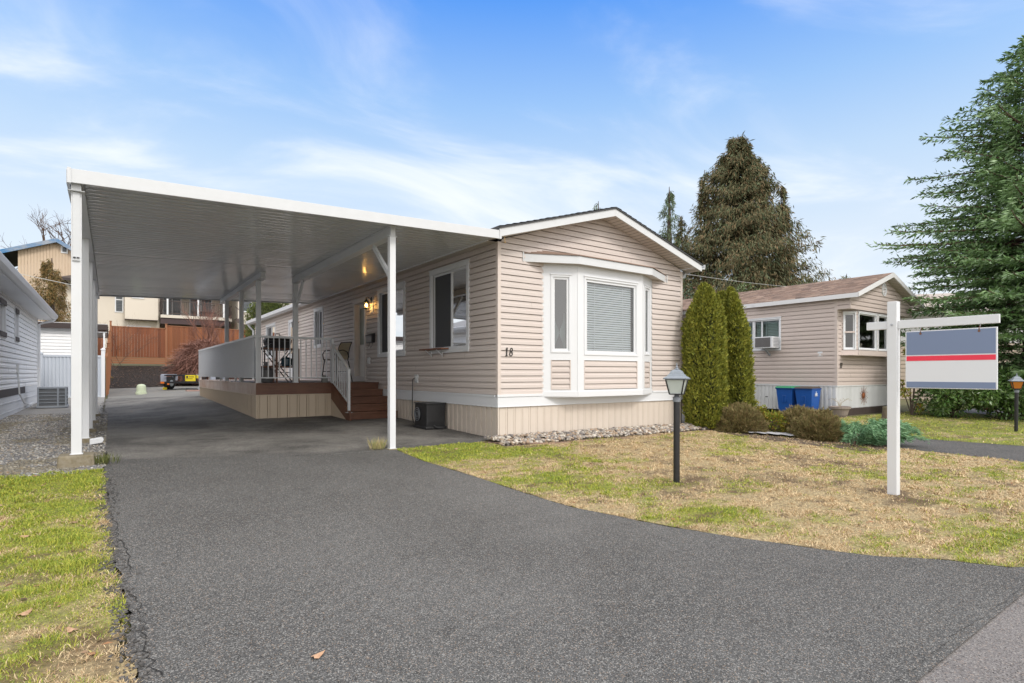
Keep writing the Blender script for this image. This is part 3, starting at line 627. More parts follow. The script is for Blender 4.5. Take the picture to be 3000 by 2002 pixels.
# interior shell
def sheet_holes(mb, u0, u1, z0, z1, holes, d):
    us = sorted({u0, u1} | {min(max(h[i], u0), u1) for h in holes for i in (0, 1)}); zs = sorted({z0, z1} | {min(max(h[i], z0), z1) for h in holes for i in (2, 3)})
    for p, q in zip(us, us[1:]):
        for r, s in zip(zs, zs[1:]):
            cu, cz = (p + q)/2, (r + s)/2
            if any(h[0] < cu < h[1] and h[2] < cz < h[3] for h in holes): continue
            mb.add([(p, d, r), (q, d, r), (q, d, s), (p, d, s)], [(0, 1, 2, 3)])
a = MB(); a.M = MS; sheet_holes(a, .1, LEN, .8, 3.25, [ins(q, .04) for q in (w1, w2, w3, w4, dr, d2)], -.11)
a.M = MF; sheet_holes(a, .1, W - .1, .8, 3.25, [(.97, 3.83, .9, 3.0)], -.11)
a.M = None; a.quad((.1, .1, .8), (W - .1, .1, .8), (W - .1, LEN - .1, .8), (.1, LEN - .1, .8)); a.quad((.1, .1, 3.25), (W - .1, .1, 3.25), (W - .1, LEN - .1, 3.25), (.1, LEN - .1, 3.25))
a.quad((W - .12, .1, .8), (W - .12, LEN, .8), (W - .12, LEN, 3.25), (W - .12, .1, 3.25)); a.quad((.1, 3.0, .8), (.0 + 2.2, 3.0, .8), (2.2, 3.0, 3.25), (.1, 3.0, 3.25)); a.quad((.1, 8, .8), (W, 8, .8), (W, 8, 3.25), (.1, 8, 3.25)); a.quad((.1, 12, .8), (W, 12, .8), (W, 12, 3.25), (.1, 12, 3.25)); a.quad((.1, LEN-.1, .8), (W, LEN-.1, .8), (W, LEN-.1, 3.25), (.1, LEN-.1, 3.25))
obj('interior', a, M_ROOM, home)
# corner posts and bands
a = MB(); a.box(-.018, .05, -.018, .05, ZS, 3.33); obj('corner_trim', a, mat('beige_trim', (.63,.55,.50), .5, var=(4, .1, (.55,.47,.41))), home, bevel=.003)
a = MB(); a.box(W - .05, W + .018, -.018, .05, ZS, 3.33); obj('corner_trim', a, MATS['beige_trim'], home, bevel=.003)
a = MB(); a.box(-.022, W + .022, -.022, 0, .565, .722); a.box(-.024, 0, 0, LEN, .565, .722); a.box(-.034, .94, -.034, 0, .724, .765); a.box(3.86, W + .034, -.034, 0, .724, .765); a.box(-.036, 0, .06, 5.0, .722, .760); a.box(-.028, W + .028, -.03, 0, .552, .567); a.box(-.03, 0, 0, LEN, .550, .567)
obj('band_board', a, M_WHITE, home, bevel=.003)
a = MB(); a.M = frame((0, .0, 0), (1, 0, 0), (0, -1, 0)); ribs(a, .02, W, lambda u: gz(u, -.05) - .03, .556, .163)
a.M = MS; ribs(a, .02, LEN, lambda u: gz(-.05, u) - .03, .556, .163, 1)
a.M = frame((W, LEN, 0), (0, -1, 0), (1, 0, 0)); ribs(a, 0, LEN, lambda u: gz(W, LEN - u) - .03, .60, .163)
a.M = None; a.box(-.016, .012, -.016, .012, -.05, .556)
obj('skirting', a, M_SKIRT, home)
# roof
def gable_roof(parent, x0, x1, y0, y1, ze, zp, m, expo=.14, thick=.03):
    xm = (x0 + x1)/2; mb = MB(); n = int(math.hypot(xm - x0, zp - ze)/expo)
    for sgn in (0, 1):
        for k in range(n):
            a_, b_ = k/n, (k + 1)/n
            xa = x0 + (xm - x0)*a_; xb = x0 + (xm - x0)*b_
            if sgn: xa = x1 - (xa - x0); xb = x1 - (xb - x0)
            za = ze + (zp - ze)*a_; zb = ze + (zp - ze)*b_
            yy = y0; 
            while yy < y1 - 1e-3:
                st = rng.uniform(.14, .34); y2 = min(yy + st, y1); lip = .012 + rng.uniform(0, .006)
                mb.add([(xa, yy, za + lip), (xa, y2, za + lip), (xb, y2, zb + .003), (xb, yy, zb + .003), (xa, yy, za - .004), (xa, y2, za - .004)], [(0, 1, 2, 3), (0, 4, 5, 1)])
                yy = y2
    obj('shingles', mb, m, parent)
    u = MB(); u.hexa([(x0, y0, ze - .03), (xm, y0, zp - .03), (xm, y1, zp - .03), (x0, y1, ze - .03)], [(x0, y0, ze - .004), (xm, y0, zp - .004), (xm, y1, zp - .004), (x0, y1, ze - .004)])
    u.hexa([(xm, y0, zp - .03), (x1, y0, ze - .03), (x1, y1, ze - .03), (xm, y1, zp - .03)], [(xm, y0, zp - .004), (x1, y0, ze - .004), (x1, y1, ze - .004), (xm, y1, zp - .004)])
    obj('roof_deck', u, M_BLK, parent)
XL, XR, XM = -.215, 5.048, 2.4165; ZF = 3.455; ZPK = 4.225
gable_roof(home, XL - .02, XR + .02, -.385, LEN + .3, ZF + .012, ZPK + .012, M_SHDK)
def rake(mb, xl, xm, xr, y0, y1, ze, zp, h):
    mb.hexa([(xl, y0, ze - h), (xm, y0, zp - h - .01), (xm, y1, zp - h - .01), (xl, y1, ze - h)], [(xl, y0, ze), (xm, y0, zp), (xm, y1, zp), (xl, y1, ze)])
    mb.hexa([(xm, y0, zp - h - .01), (xr, y0, ze - h), (xr, y1, ze - h), (xm, y1, zp - h - .01)], [(xm, y0, zp), (xr, y0, ze), (xr, y1, ze), (xm, y1, zp)])
a = MB(); rake(a, XL, XM, XR, -.365, -.335, ZF - .002, ZPK - .002, .142); obj('fascia', a, M_ALU, home, bevel=.003)
M_SOFF = mat('soffit_vinyl', (.55,.50,.46), .6, var=(2, .15, (.48,.43,.39)))
a = MB()
ny = 60; 
for sgn in (-1, 1):   # grooved rake soffit
    for i in range(26):
        t0, t1 = i/26, (i + .82)/26; x0_ = XM + sgn*(XR - XM)*t0; x1_ = XM + sgn*(XR - XM)*t1; z = lambda t: (ZPK - .135) - (ZPK - ZF)*t
        a.add([(x0_, -.335, z(t0)), (x1_, -.335, z(t1)), (x1_, .02, z(t1)), (x0_, .02, z(t0))], [(0, 1, 2, 3)])
        t2 = (i + 1)/26; x2 = XM + sgn*(XR - XM)*t2
        a.add([(x1_, -.335, z(t1)), (x2, -.335, z(t2) + .006), (x2, .02, z(t2) + .006), (x1_, .02, z(t1))], [(0, 1, 2, 3)])
for x0_, x1_ in ((XL + .01, 0.0), (W, XR - .01)):
    yv = 0.0
    while yv < LEN:
        a.add([(x0_, yv, 3.318), (x1_, yv, 3.318), (x1_, yv + .085, 3.318), (x0_, yv + .085, 3.318)], [(0, 1, 2, 3)]); a.add([(x0_, yv + .085, 3.318), (x1_, yv + .085, 3.318), (x1_, yv + .1, 3.324), (x0_, yv + .1, 3.324)], [(0, 1, 2, 3)]); yv += .1
obj('soffit', a, M_SOFF, home)
a = MB(); a.prism([(-.215, 3.33), (-.335, 3.345), (-.345, 3.46), (-.325, 3.46), (-.32, 3.36), (-.215, 3.35)], 10.2, LEN + .3, 'y')
a.tube([(-.28, LEN + .1, 3.34), (-.22, LEN + .1, 3.22), (-.06, LEN + .1, 3.05), (-.06, LEN + .1, .5)], .04, 8); a.box(XL - .004, XL + .02, 0, LEN + .3, 3.315, 3.462)
obj('gutter', a, M_WHITE, home)
a = MB(); a.prism([(XR, 3.36), (XR + .12, 3.375), (XR + .13, 3.47), (XR + .11, 3.47), (XR + .105, 3.39), (XR, 3.38)], -.36, LEN + .3, 'y')
a.tube([(XR + .05, .12, 3.36), (XR + .0, .12, 3.27), (XR - .13, .12, 3.2), (XR - .15, .12, 3.1), (XR - .15, .12, .3)], .038, 8); obj('gutter', a, M_ALU, home)
a = MB(); a.tube([(-.08, -.31, 3.33), (-.08, -.31, 3.27), (-.065, -.31, 3.255), (-.08, -.31, 3.24), (-.095, -.31, 3.255)], .004, 6); obj('hook', a, mat('brass', (.6,.38,.12), .35, metal=.8), home)
# windows on the carport side   (near pane first)
window(home, MS, *w1, panes=((0, .47), (.47, 1)), fills=(('blind', .042, M_BLIND), ('screen',)), name='window', glassm=M_GLASS)
window(home, MS, *w2, panes=((0, .5), (.5, 1)), fills=(('curtain', mat('pink_curtain', (.66,.58,.64), .8), 0, .25), ('screen',)), name='window')
window(home, MS, *w3, panes=((0, .5), (.5, 1)), fills=(('screen',), ('blind', .05, M_BLINDG)))
window(home, MS, *w4, panes=((0, .5), (.5, 1)), fills=(('curtain', mat('tan_curtain', (.45,.38,.28), .8), 0, 1), ('screen',)))
# glow of a ceiling light seen through the near window
a = MB(); a.lathe([(.02, 0), (.16, .01), (.20, .05), (.19, .08), (.02, .10)], 20, (1.35, 2.35, 2.50)); a.tube([(1.35, 2.35, 2.6), (1.35, 2.35, 3.24)], .012, 6)
obj('ceiling_lamp', a, mat('lamp_glow', (.9,.6,.3), .5, emit=((1, .58, .18), 9)), home)
# front door
a = MB(); a.M = MS; u0, u1, z0, z1 = dr
a.box(u0, u0 + .10, -.02, .03, z0, z1); a.box(u1 - .10, u1, -.02, .03, z0, z1); a.box(u0, u1, -.018, .036, z1 - .10, z1 + .012); a.box(u1 - .105, u1 - .085, -.14, -.02, z0 + .1, z1 - .1); a.box(u0 + .085, u0 + .105, -.14, -.02, z0 + .1, z1 - .1); a.box(u0 + .1, u1 - .1, -.14, -.02, z1 - .105, z1 - .09)
a.box(u0 - .01, u1 + .01, -.14, .05, z0 - .005, z0 + .125)
fo = obj('front_door', a, mat('door_trim', (.62,.57,.535), .5), home, bevel=.003)
a = MB(); a.M = MS; a.box(u0 + .10, u1 - .10, -.135, -.095, z0 + .125, z1 - .1)
for q in ((u0 + .22, u1 - .22, z0 + .2, z0 + .52), (u0 + .22, u1 - .22, z0 + .58, z0 + .9)):
    a.box(q[0], q[1], -.096, -.088, q[2], q[3]); a.box(q[0] + .03, q[1] - .03, -.09, -.083, q[2] + .03, q[3] - .03)
obj('door_leaf', a, mat('door_white', (.72,.69,.65), .4), fo, bevel=.003)
a = MB(); a.M = MS; a.box(u0 + .2, u1 - .2, -.098, -.086, z0 + .95, z1 - .22); obj('door_glass', a, mat('frosted_pane', (.20,.24,.21), .12), fo)
a = MB(); a.M = MS; a.tube([(u0 + .16, -.09, 1.98), (u0 + .16, -.03, 1.98)], .03, 10); obj('door_handle', a, M_GALV, fo, smooth=True)
a = MB(); a.M = MS; u0, u1, z0, z1 = d2
a.box(u0, u0 + .09, -.02, .03, z0, z1); a.box(u1 - .09, u1, -.02, .03, z0, z1); a.box(u0, u1, -.018, .034, z1 - .09, z1 + .01); a.box(u0 + .09, u1 - .09, -.05, .0, z0, z1 - .09)
fo = obj('rear_door', a, M_WHITE, home, bevel=.003)
a = MB(); a.M = MS; a.box(u0 + .22, u1 - .22, -.002, .004, z0 + .9, z1 - .25); obj('door_glass', a, mat('door_oval_glass', (.50,.44,.36), .1), fo)
# shelf under the window, socket, inspection details
a = MB(); a.box(-.20, -.036, 1.62, 2.55, 1.585, 1.612)
so_ = obj('shelf', a, mat('shelf_wood', (.20,.085,.05), .6), home)
for yy in (1.85, 2.3): a = MB(); a.bar((-.18, yy, 1.58), (-.04, yy, 1.47), .012); a.bar((-.045, yy, 1.58), (-.045, yy, 1.45), .012); obj('bracket', a, M_WHITE, so_)
a = MB(); a.box(-.04, -.0, 2.95, 3.09, .93, 1.10); a.box(-.06, -.035, 2.99, 3.05, .97, 1.06); obj('power_socket', a, M_ALUG, home, bevel=.004)
a = MB(); a.box(-.05, -.0, 5.62, 5.74, 1.36, 1.53); a.box(-.07, -.045, 5.64, 5.72, 1.38, 1.50); obj('power_socket', a, M_ALUG, home, bevel=.004)
a = MB(); a.box(-.034, -.0, 5.42, 5.56, 2.62, 3.0); obj('mounting_plate', a, M_WHITE, home)
a = MB(); a.box(-.035, -.012, 2.72, 3.0, .18, .46); a.tube([(-.05, 2.80, .26), (-.06, 2.80, .3), (-.06, 2.80, .36), (-.05, 2.80, .4)], .006, 5); obj('access_hatch', a, mat('hatch_beige', (.60,.52,.44), .5), home, bevel=.003)
# house number
def text(name, body, size, m, M, parent=None, ext=.008, shear=0, font_off=0):
    c = bpy.data.curves.new(name, 'FONT'); c.body = body; c.size = size; c.extrude = ext; c.shear = shear; c.offset = font_off; c.space_character = .9
    o = bpy.data.objects.new(name, c); COL.objects.link(o); c.materials.append(m)
    o.matrix_world = M
    bpy.context.view_layer.update(); me = bpy.data.meshes.new_from_object(o); bpy.data.objects.remove(o)
    o = bpy.data.objects.new(name, me); COL.objects.link(o); o.matrix_world = M
    if parent: o.parent = parent
    return o
# drawn numerals with serifs: local (x right, y up) strokes
def numeral(mb, ch, x, z, h, M, d=.012):
    mb.M = M; t = h*.13
    def st(pts, wd):
        for (p, q) in zip(pts, pts[1:]):
            dx, dz = q[0] - p[0], q[1] - p[1]; l = math.hypot(dx, dz) or 1; nx, nz = -dz/l*wd/2, dx/l*wd/2; ex, ez = dx/l*wd*.2, dz/l*wd*.2
            P = [(x + (p[0] - ex + nx*1)*1, z + p[1] - ez + nz), (x + p[0] - ex - nx, z + p[1] - ez - nz), (x + q[0] + ex - nx, z + q[1] + ez - nz), (x + q[0] + ex + nx, z + q[1] + ez + nz)]
            mb.add([(a_, .019, b_) for a_, b_ in P] + [(a_, .019 + d, b_) for a_, b_ in P], [(0,1,2,3), (7,6,5,4), (0,4,5,1), (1,5,6,2), (2,6,7,3), (3,7,4,0)])
    sl = .10  # slant
    S = lambda px, pz: (px*h + pz*h*sl, pz*h)
    if ch == '1': st([S(.22, 0), S(.22, 1)], t); st([S(.04, .80), S(.22, .98)], t*.6); st([S(.06, .02), S(.38, .02)], t*.45)
    if ch == '7': st([S(.04, .94), S(.46, .94)], t); st([S(.46, .94), S(.30, .55), S(.24, 0)], t*.9); st([S(.05, .94), S(.05, .76)], t*.5)
    if ch == '8':
        for cz, r, rr in ((.74, .24, .17), (.25, .26, .21)):
            pts = [S(.26 + rr*math.cos(k*math.pi/8), cz + r*math.sin(k*math.pi/8)) for k in range(17)]; st(pts, t*.62)
a = MB(); numeral(a, '1', .125, 1.42, .135, MF); numeral(a, '8', .21, 1.42, .135, MF); obj('house_number', a, M_NUM, home)
# ---- bay window
bay = [(.93, 0), (1.54, -.28), (3.26, -.28), (3.867, 0)]; ZB0, ZB1 = .715, 3.07
a = MB(); sd_ = MB(); seam = []
for i, (p, q) in enumerate(zip(bay, bay[1:])):
    ux, uy = q[0] - p[0], q[1] - p[1]; l = math.hypot(ux, uy); M = frame((p[0], p[1], 0), (ux/l, uy/l, 0), (uy/l, -ux/l, 0))
    if i == 1: wu = (.15, l - .15); wz = (1.455, 2.875)
    else: wu = ((.17, .54) if i == 0 else (l - .54, l - .17)); wz = (1.49, 2.875)
    ph = (wu[0], wu[1], .83, 1.365)
    a.M = M; sheet_holes(a, 0, l, ZB0, ZB1, [(wu[0] + .02, wu[1] - .02, wz[0] + .02, wz[1] - .02), ph], 0)
    for zz2 in (ph[2], ph[3]): a.box(ph[0], ph[1], -.02, .004, zz2 - .004, zz2 + .008)
    a.box(0, l, .0, .012, ZB0, .80)
    sd_.M = M; siding(sd_, ph[0], ph[1], ph[2], ph[3], off=-.018)
    sd_.box(ph[0], ph[0] + .02, -.015, .005, ph[2], ph[3]); sd_.box(ph[1] - .02, ph[1], -.015, .005, ph[2], ph[3]); sd_.box(ph[0], ph[1], -.015, .004, ph[2], ph[2] + .02)
    if i == 1: window(home, M, wu[0], wu[1], wz[0], wz[1], trim=.04, sash=.045, fills=(('blind', .043, M_BLIND),), proud=.014, label=None)
    else: window(home, M, wu[0], wu[1], wz[0], wz[1], trim=.035, sash=.04, fills=(('drape',),) if i == 0 else (('blind', .05, M_BLIND),), proud=.014, glassm=M_GLASSG if i == 0 else M_GLASS)
a.M = None; poly = [(p[0], p[1]) for p in bay]; a.prism([(.93, .05), (.93, 0), (1.54, -.292), (3.26, -.292), (3.867, 0), (3.867, .05)], .70, .7145)
a.M = None
for (px, py) in ((1.54, -.28), (3.26, -.28)): a.tube([(px, py + .004, ZB0), (px, py + .004, ZB1)], .012, 6)
bw = obj('bay_window', a, M_WHITE, home)
obj('bay_panels', sd_, M_SIDE, bw)
a = MB(); o_ = [(.52, -.0), (1.45, -.425), (3.38, -.425), (4.31, -.0)]
for p, q in zip(o_, o_[1:]):
    dx, dy = q[0] - p[0], q[1] - p[1]; l = math.hypot(dx, dy); nx, ny_ = dy/l*.02, -dx/l*.02
    a.hexa([(p[0], p[1], 3.055), (q[0], q[1], 3.055), (q[0] - nx, q[1] - ny_, 3.055), (p[0] - nx, p[1] - ny_, 3.055)], [(p[0], p[1], 3.195), (q[0], q[1], 3.195), (q[0] - nx, q[1] - ny_, 3.195), (p[0] - nx, p[1] - ny_, 3.195)])
a.box(.50, .522, -.03, 0, 3.05, 3.22); a.box(4.308, 4.33, -.03, 0, 3.05, 3.20)
obj('bay_fascia', a, M_ALU, bw, bevel=.002)
a = MB(); a.prism([(.54, .0)] + [(.54 + .02, -.01), (1.455, -.41), (3.375, -.41), (4.29, -.01)] + [(4.29, 0)], 3.068, 3.072); obj('bay_soffit', a, M_SOFF, bw)
a = MB(); r0 = [(.50, .0), (1.44, -.445), (3.39, -.445), (4.33, .0)]; r1 = [(1.0, 0), (1.6, 0), (3.2, 0), (3.9, 0)]; z0_, z1_ = 3.200, 3.315
for k in range(4):
    f0, f1 = k/4, (k + 1)/4
    for i in range(3):
        P = lambda i_, f, dz: (r0[i_][0]*(1-f) + r1[i_][0]*f, (r0[i_][1]*(1-f) + r1[i_][1]*f), z0_ + (z1_ - z0_)*f + dz)
        a.add([P(i, f0, .014), P(i+1, f0, .014), P(i+1, f1, .0), P(i, f1, .0), P(i, f0, -.004), P(i+1, f0, -.004)], [(0,1,2,3), (0,4,5,1)])
obj('bay_shingles', a, M_SHING, bw)

# ================================================================ CARPORT
cp = thing('carport', 'white aluminium carport roof on posts beside home number 18', 'carport', (0, 0, 0))
def pz(x): return 3.145 + (x + 5.58)*(.19/5.4)
Y0, Y1 = -.33, 10.15; X0, X1 = -5.58, -.20
a = MB(); y = Y0; pitch = .152
pr = [(0, 0), (.05, .004), (.122, 0), (.1225, .07), (.1515, .07), (pitch, 0)]
while y < Y1:
    for (p, d), (q, e_) in zip(pr, pr[1:]):
        P, Q = min(y + p, Y1), min(y + q, Y1)
        a.add([(X0, P, pz(X0) + d), (X1, P, pz(X1) + d), (X1, Q, pz(X1) + e_), (X0, Q, pz(X0) + e_)], [(0, 1, 2, 3)])
    y += pitch
ro = obj('roof_panel', a, M_PAN, cp); sm = ro.modifiers.new('s', 'SOLIDIFY'); sm.thickness = .004; sm.offset = 1
a = MB()
a.hexa([(-5.62, -.36, pz(-5.6) - .045), (-.19, -.36, pz(-.2) - .055), (-.19, -.335, pz(-.2) - .055), (-5.62, -.335, pz(-5.6) - .045)], [(-5.62, -.36, pz(-5.6) + .10), (-.19, -.36, pz(-.2) + .08), (-.19, -.335, pz(-.2) + .08), (-5.62, -.335, pz(-5.6) + .10)])
a.box(-5.632, -5.60, -.372, -.30, pz(-5.6) - .052, pz(-5.6) + .108); a.box(-.215, -.183, -.37, -.33, pz(-.2) - .06, pz(-.2) + .086)
obj('fascia', a, M_ALU, cp, bevel=.002)
a = MB(); a.hexa([(-5.64, -.33, pz(-5.6) - .045), (-5.615, -.33, pz(-5.6) - .045), (-5.615, Y1, pz(-5.6) - .045), (-5.64, Y1, pz(-5.6) - .045)], [(-5.64, -.33, pz(-5.6) + .10), (-5.615, -.33, pz(-5.6) + .10), (-5.615, Y1, pz(-5.6) + .10), (-5.64, Y1, pz(-5.6) + .10)])
a.hexa([(-5.62, Y1, pz(-5.6) - .03), (-.19, Y1, pz(-.2) - .03), (-.19, Y1 + .025, pz(-.2) - .03), (-5.62, Y1 + .025, pz(-5.6) - .03)], [(-5.62, Y1, pz(-5.6) + .08), (-.19, Y1, pz(-.2) + .08), (-.19, Y1 + .025, pz(-.2) + .08), (-5.62, Y1 + .025, pz(-5.6) + .08)])
obj('gutter', a, M_ALUG, cp)
def beam(x, ya, yb, zt, h=.125, w_=.075):
    a = MB(); a.box(x - w_/2, x + w_/2, ya, yb, zt - h, zt); a.box(x - w_/2 - .03, x + w_/2 + .03, ya + .001, yb - .001, zt - h - .008, zt - h - .0005); a.box(x - w_/2 - .012, x + w_/2 + .012, ya + .002, yb - .002, zt - .02, zt - .003)
    return obj('beam', a, M_ALU, cp, bevel=.002)
beam(-5.56, -.30, Y1 - .05, pz(-5.56) - .002, .10, .085); beam(-1.93, -.12, 5.28, pz(-1.93) - .002, .15); beam(-2.68, 4.75, Y1 - .05, pz(-2.68) - .002, .12)
def post(x, y, zt, z0, m=M_WPOST, w_=.09, foot=True):
    a = MB(); a.box(x - w_/2, x + w_/2, y - w_/2, y + w_/2, z0, zt)
    a.box(x - w_/2 - .012, x + w_/2 + .012, y - w_/2 - .012, y + w_/2 + .012, z0, z0 + .006)
    return obj('post', a, m, cp, bevel=.006)
def footing(x, y, zt, w_, zb):
    a = MB(); k = w_/2
    a.hexa([(x - k*1.1, y - k*1.1, zb), (x + k*1.1, y - k*1.1, zb), (x + k*1.1, y + k*1.1, zb), (x - k*1.1, y + k*1.1, zb)], [(x - k, y - k, zt), (x + k, y - k, zt), (x + k, y + k, zt), (x - k, y + k, zt)]); obj('footing', a, M_CONC, cp, bevel=.015)
for (y, zf, fw) in ((-.20, .262, .30), (2.31, .196, .20), (4.33, .175, .2), (6.58, .165, .2), (8.9, .16, .2)):
    post(-5.56, y, pz(-5.56) - .105, zf); footing(-5.56, y, zf, fw, gz(-5.56, y) - .1)
post(-1.93, -.07, pz(-1.93) - .16, gz(-1.93, -.07) + .02); footing(-1.93, -.07, gz(-1.93, -.07) + .02, .15, -.1); post(-1.93, 5.16, pz(-1.93) - .16, .92, M_ALUG, .1)
for y in (5.22, 7.15, 9.25): post(-2.68, y, pz(-2.68) - .128, .92, M_ALUG, .09)
a = MB(); a.bar((-1.93, .0, 2.56), (-1.93, .60, 3.09), .045, .06); obj('brace', a, M_ALU, cp)
a = MB(); a.bar((-1.93, 5.08, 2.60), (-1.93, 4.55, 3.09), .045, .06); obj('brace', a, M_ALU, cp)
a = MB(); a.box(-5.59, -5.53, -.262, -.247, 2.36, 3.03); a.box(-5.592, -5.528, -.265, -.247, 2.31, 2.36); obj('brace', a, M_ALUG, cp)
a = MB(); [a.lathe([(.012, 0), (.012, .01)], 8, (xx, -.27, 2.335)) for xx in (-5.575, -5.545)]; obj('bolt', a, M_BLK, cp)
a = MB(); a.prism([(-5.50,.14),(-5.36,.16),(-5.34,.20),(-5.36,.24),(-5.50,.22)], 1.85, 1.95, 'y'); tag(obj('downspout_elbow', a, M_WHITE, bevel=.01), 'small white downspout elbow on the gravel behind the first carport footing', 'downspout elbow')

# ================================================================ DECK
DX, DY0, DY1, DZ = -2.76, 5.08, 14.3, .915
dk = thing('deck', 'wooden deck with white railing and stained steps under the carport', 'deck')
a = MB(); yy = DY0 + .02
while yy < DY1: a.box(DX + .02, -.03, yy, min(yy + .135, DY1), DZ - .035, DZ); yy += .142
obj('deck_boards', a, M_DECK, dk)
a = MB(); a.box(DX, DX + .03, DY0, DY1, DZ - .25, DZ - .01); a.box(DX - .012, DX + .04, DY0 - .02, DY1, DZ - .03, DZ + .004); obj('rim_board', a, M_RIM, dk, bevel=.004)
a = MB(); a.box(DX + .002, -1.12, DY0 - .002, DY0 + .035, DZ - .25, DZ - .006); a.box(DX, -.02, DY0 - .022, DY0 + .06, DZ - .032, DZ + .002); obj('rim_board', a, M_WOODD, dk, bevel=.004)
a = MB(); a.M = frame((DX + .02, DY0, 0), (0, 1, 0), (-1, 0, 0)); ribs(a, 0, DY1 - DY0, lambda u: gz(DX, DY0 + u) - .02, DZ - .25, .17, 1); a.box(0, DY1 - DY0, -.01, .022, DZ - .265, DZ - .248)
a.M = frame((DX, DY0 + .02, 0), (1, 0, 0), (0, -1, 0)); ribs(a, .02, 1.62, lambda u: gz(DX + u, DY0) - .02, DZ - .25, .205, 1); a.box(0, 1.62, -.01, .022, DZ - .265, DZ - .248)
a.M = None; a.box(DX, DX + .03, DY0, DY0 + .03, .1, DZ - .25)
for k in range(6):   # skirt under the stair stringer
    y0_, y1_ = 5.08 - k*.19, 5.08 - (k + 1)*.19; t_ = lambda yv: .66 - (5.08 - yv)*.46
    a.add([(-1.16, y0_, gz(-1.2, 4.5) - .02), (-1.16, y1_, gz(-1.2, 4.5) - .02), (-1.16, y1_, t_(y1_)), (-1.16, y0_, t_(y0_))], [(0, 1, 2, 3)])
obj('skirting', a, M_DSKIRT, dk)
nr = 5; rise = (DZ - .135)/nr
for k in range(nr):
    zt = DZ - k*rise; ya = DY0 - k*.275; r_ = -.03 if k < 1 else (-.03 if k < 4 else .02)
    xr = -.04
    a = MB(); a.box(-1.14, xr, ya - .02, ya + .005, zt - rise - .0, zt - .04)
    a.box(-1.15, xr, ya - .045 if k else ya - .03, ya + .26, zt - .04, zt - .002*(k == 0) - .001)
    obj('step', a, M_WOODD, dk, bevel=.004)
a = MB(); a.prism([(5.08, .915), (5.08, .55), (4.0, .10), (3.85, .10), (3.85, .28)], -1.165, -1.125, 'x'); obj('stringer', a, M_WOODD, dk)
# railing
def rail_run(p, q, zt0, zt1, zb0, zb1, n, m=M_ALU, parent=None, ends=True):
    p = Vector(p); q = Vector(q); r = MB(); P = lambda t, z: (p.x + (q.x - p.x)*t, p.y + (q.y - p.y)*t, z)
    r.bar(P(0, zt0), P(1, zt1), .055, .045); ro = obj('railing', r, m, parent)
    r = MB(); r.bar(P(0, zb0), P(1, zb1), .03, .025); obj('bottom_rail', r, m, ro)
    for k in range(1, n):
        t = k/n; b = MB(); b.bar(P(t, zb0 + (zb1 - zb0)*t), P(t, zt0 + (zt1 - zt0)*t - .015), .018, .018); obj('baluster', b, m, ro)
    return ro
rail_run((DX + .03, DY0 + .05, 0), (-1.14, DY0 + .05, 0), 1.915, 1.915, 1.03, 1.03, 14, parent=dk)
lr = MB(); lr.box(DX - .032, DX + .05, DY0 + .02, DY1, 1.895, 1.94); 
lr_o = obj('railing', lr, M_ALU, dk); lr = MB(); lr.box(DX + .01, DX + .04, DY0 + .02, DY1, 1.02, 1.05); obj('bottom_rail', lr, M_ALU, lr_o)
for k in range(1, 84):
    b = MB(); yy = DY0 + .05 + k*.110
    if yy < DY1: b.box(DX - .030, DX - .010, yy, yy + .022, 1.03, 1.90); obj('baluster', b, M_ALU, lr_o)
for (x, y) in ((DX + .03, DY0 + .05), (-1.14, DY0 + .05), (DX + .03, 7.6), (DX + .03, 9.9), (DX + .03, 12.1), (DX + .03, DY1 - .03)): a = MB(); a.box(x - .022, x + .022, y - .022, y + .022, DZ, 1.92); obj('railing_post', a, M_ALU, dk)
rail_run((-1.14, DY0 - .0, 0), (-1.14, 3.98, 0), 1.80, 1.20, .95, .50, 9, parent=dk)
a = MB(); a.box(-1.165, -1.115, 3.95, 4.0, .29, 1.22); a.box(-1.20, -1.08, 3.92, 4.03, .286, .296); a.box(-1.163, -1.117, 5.03, 5.08, .90, 1.92); obj('railing_post', a, M_ALU, dk)
mp_ = bpy.data.materials.new('corrugated_panel'); mp_.use_nodes = True; t_ = mp_.node_tree; b_ = t_.nodes['Principled BSDF']; b_.inputs['Base Color'].default_value = (.58,.61,.65,1); b_.inputs['Roughness'].default_value = .3; b_.inputs['Alpha'].default_value = .5
a = MB(); y = DY0 + .14; k = 0; z0_, z1_ = 1.06, 1.90
while y < DY1 - .05:
    s = .110; c1, c2 = DX + .022, DX - .004
    a.add([(c1, y, z0_), (c2, y + s*.2, z0_), (c2, y + s*.55, z0_), (c1, y + s*.72, z0_), (c1, y + s*.86, z0_), (c1, y, z1_), (c2, y + s*.2, z1_), (c2, y + s*.55, z1_), (c1, y + s*.72, z1_), (c1, y + s*.86, z1_)], [(0,1,6,5), (1,2,7,6), (2,3,8,7), (3,4,9,8)])
    y += s
obj('privacy_panel', a, mp_, dk)

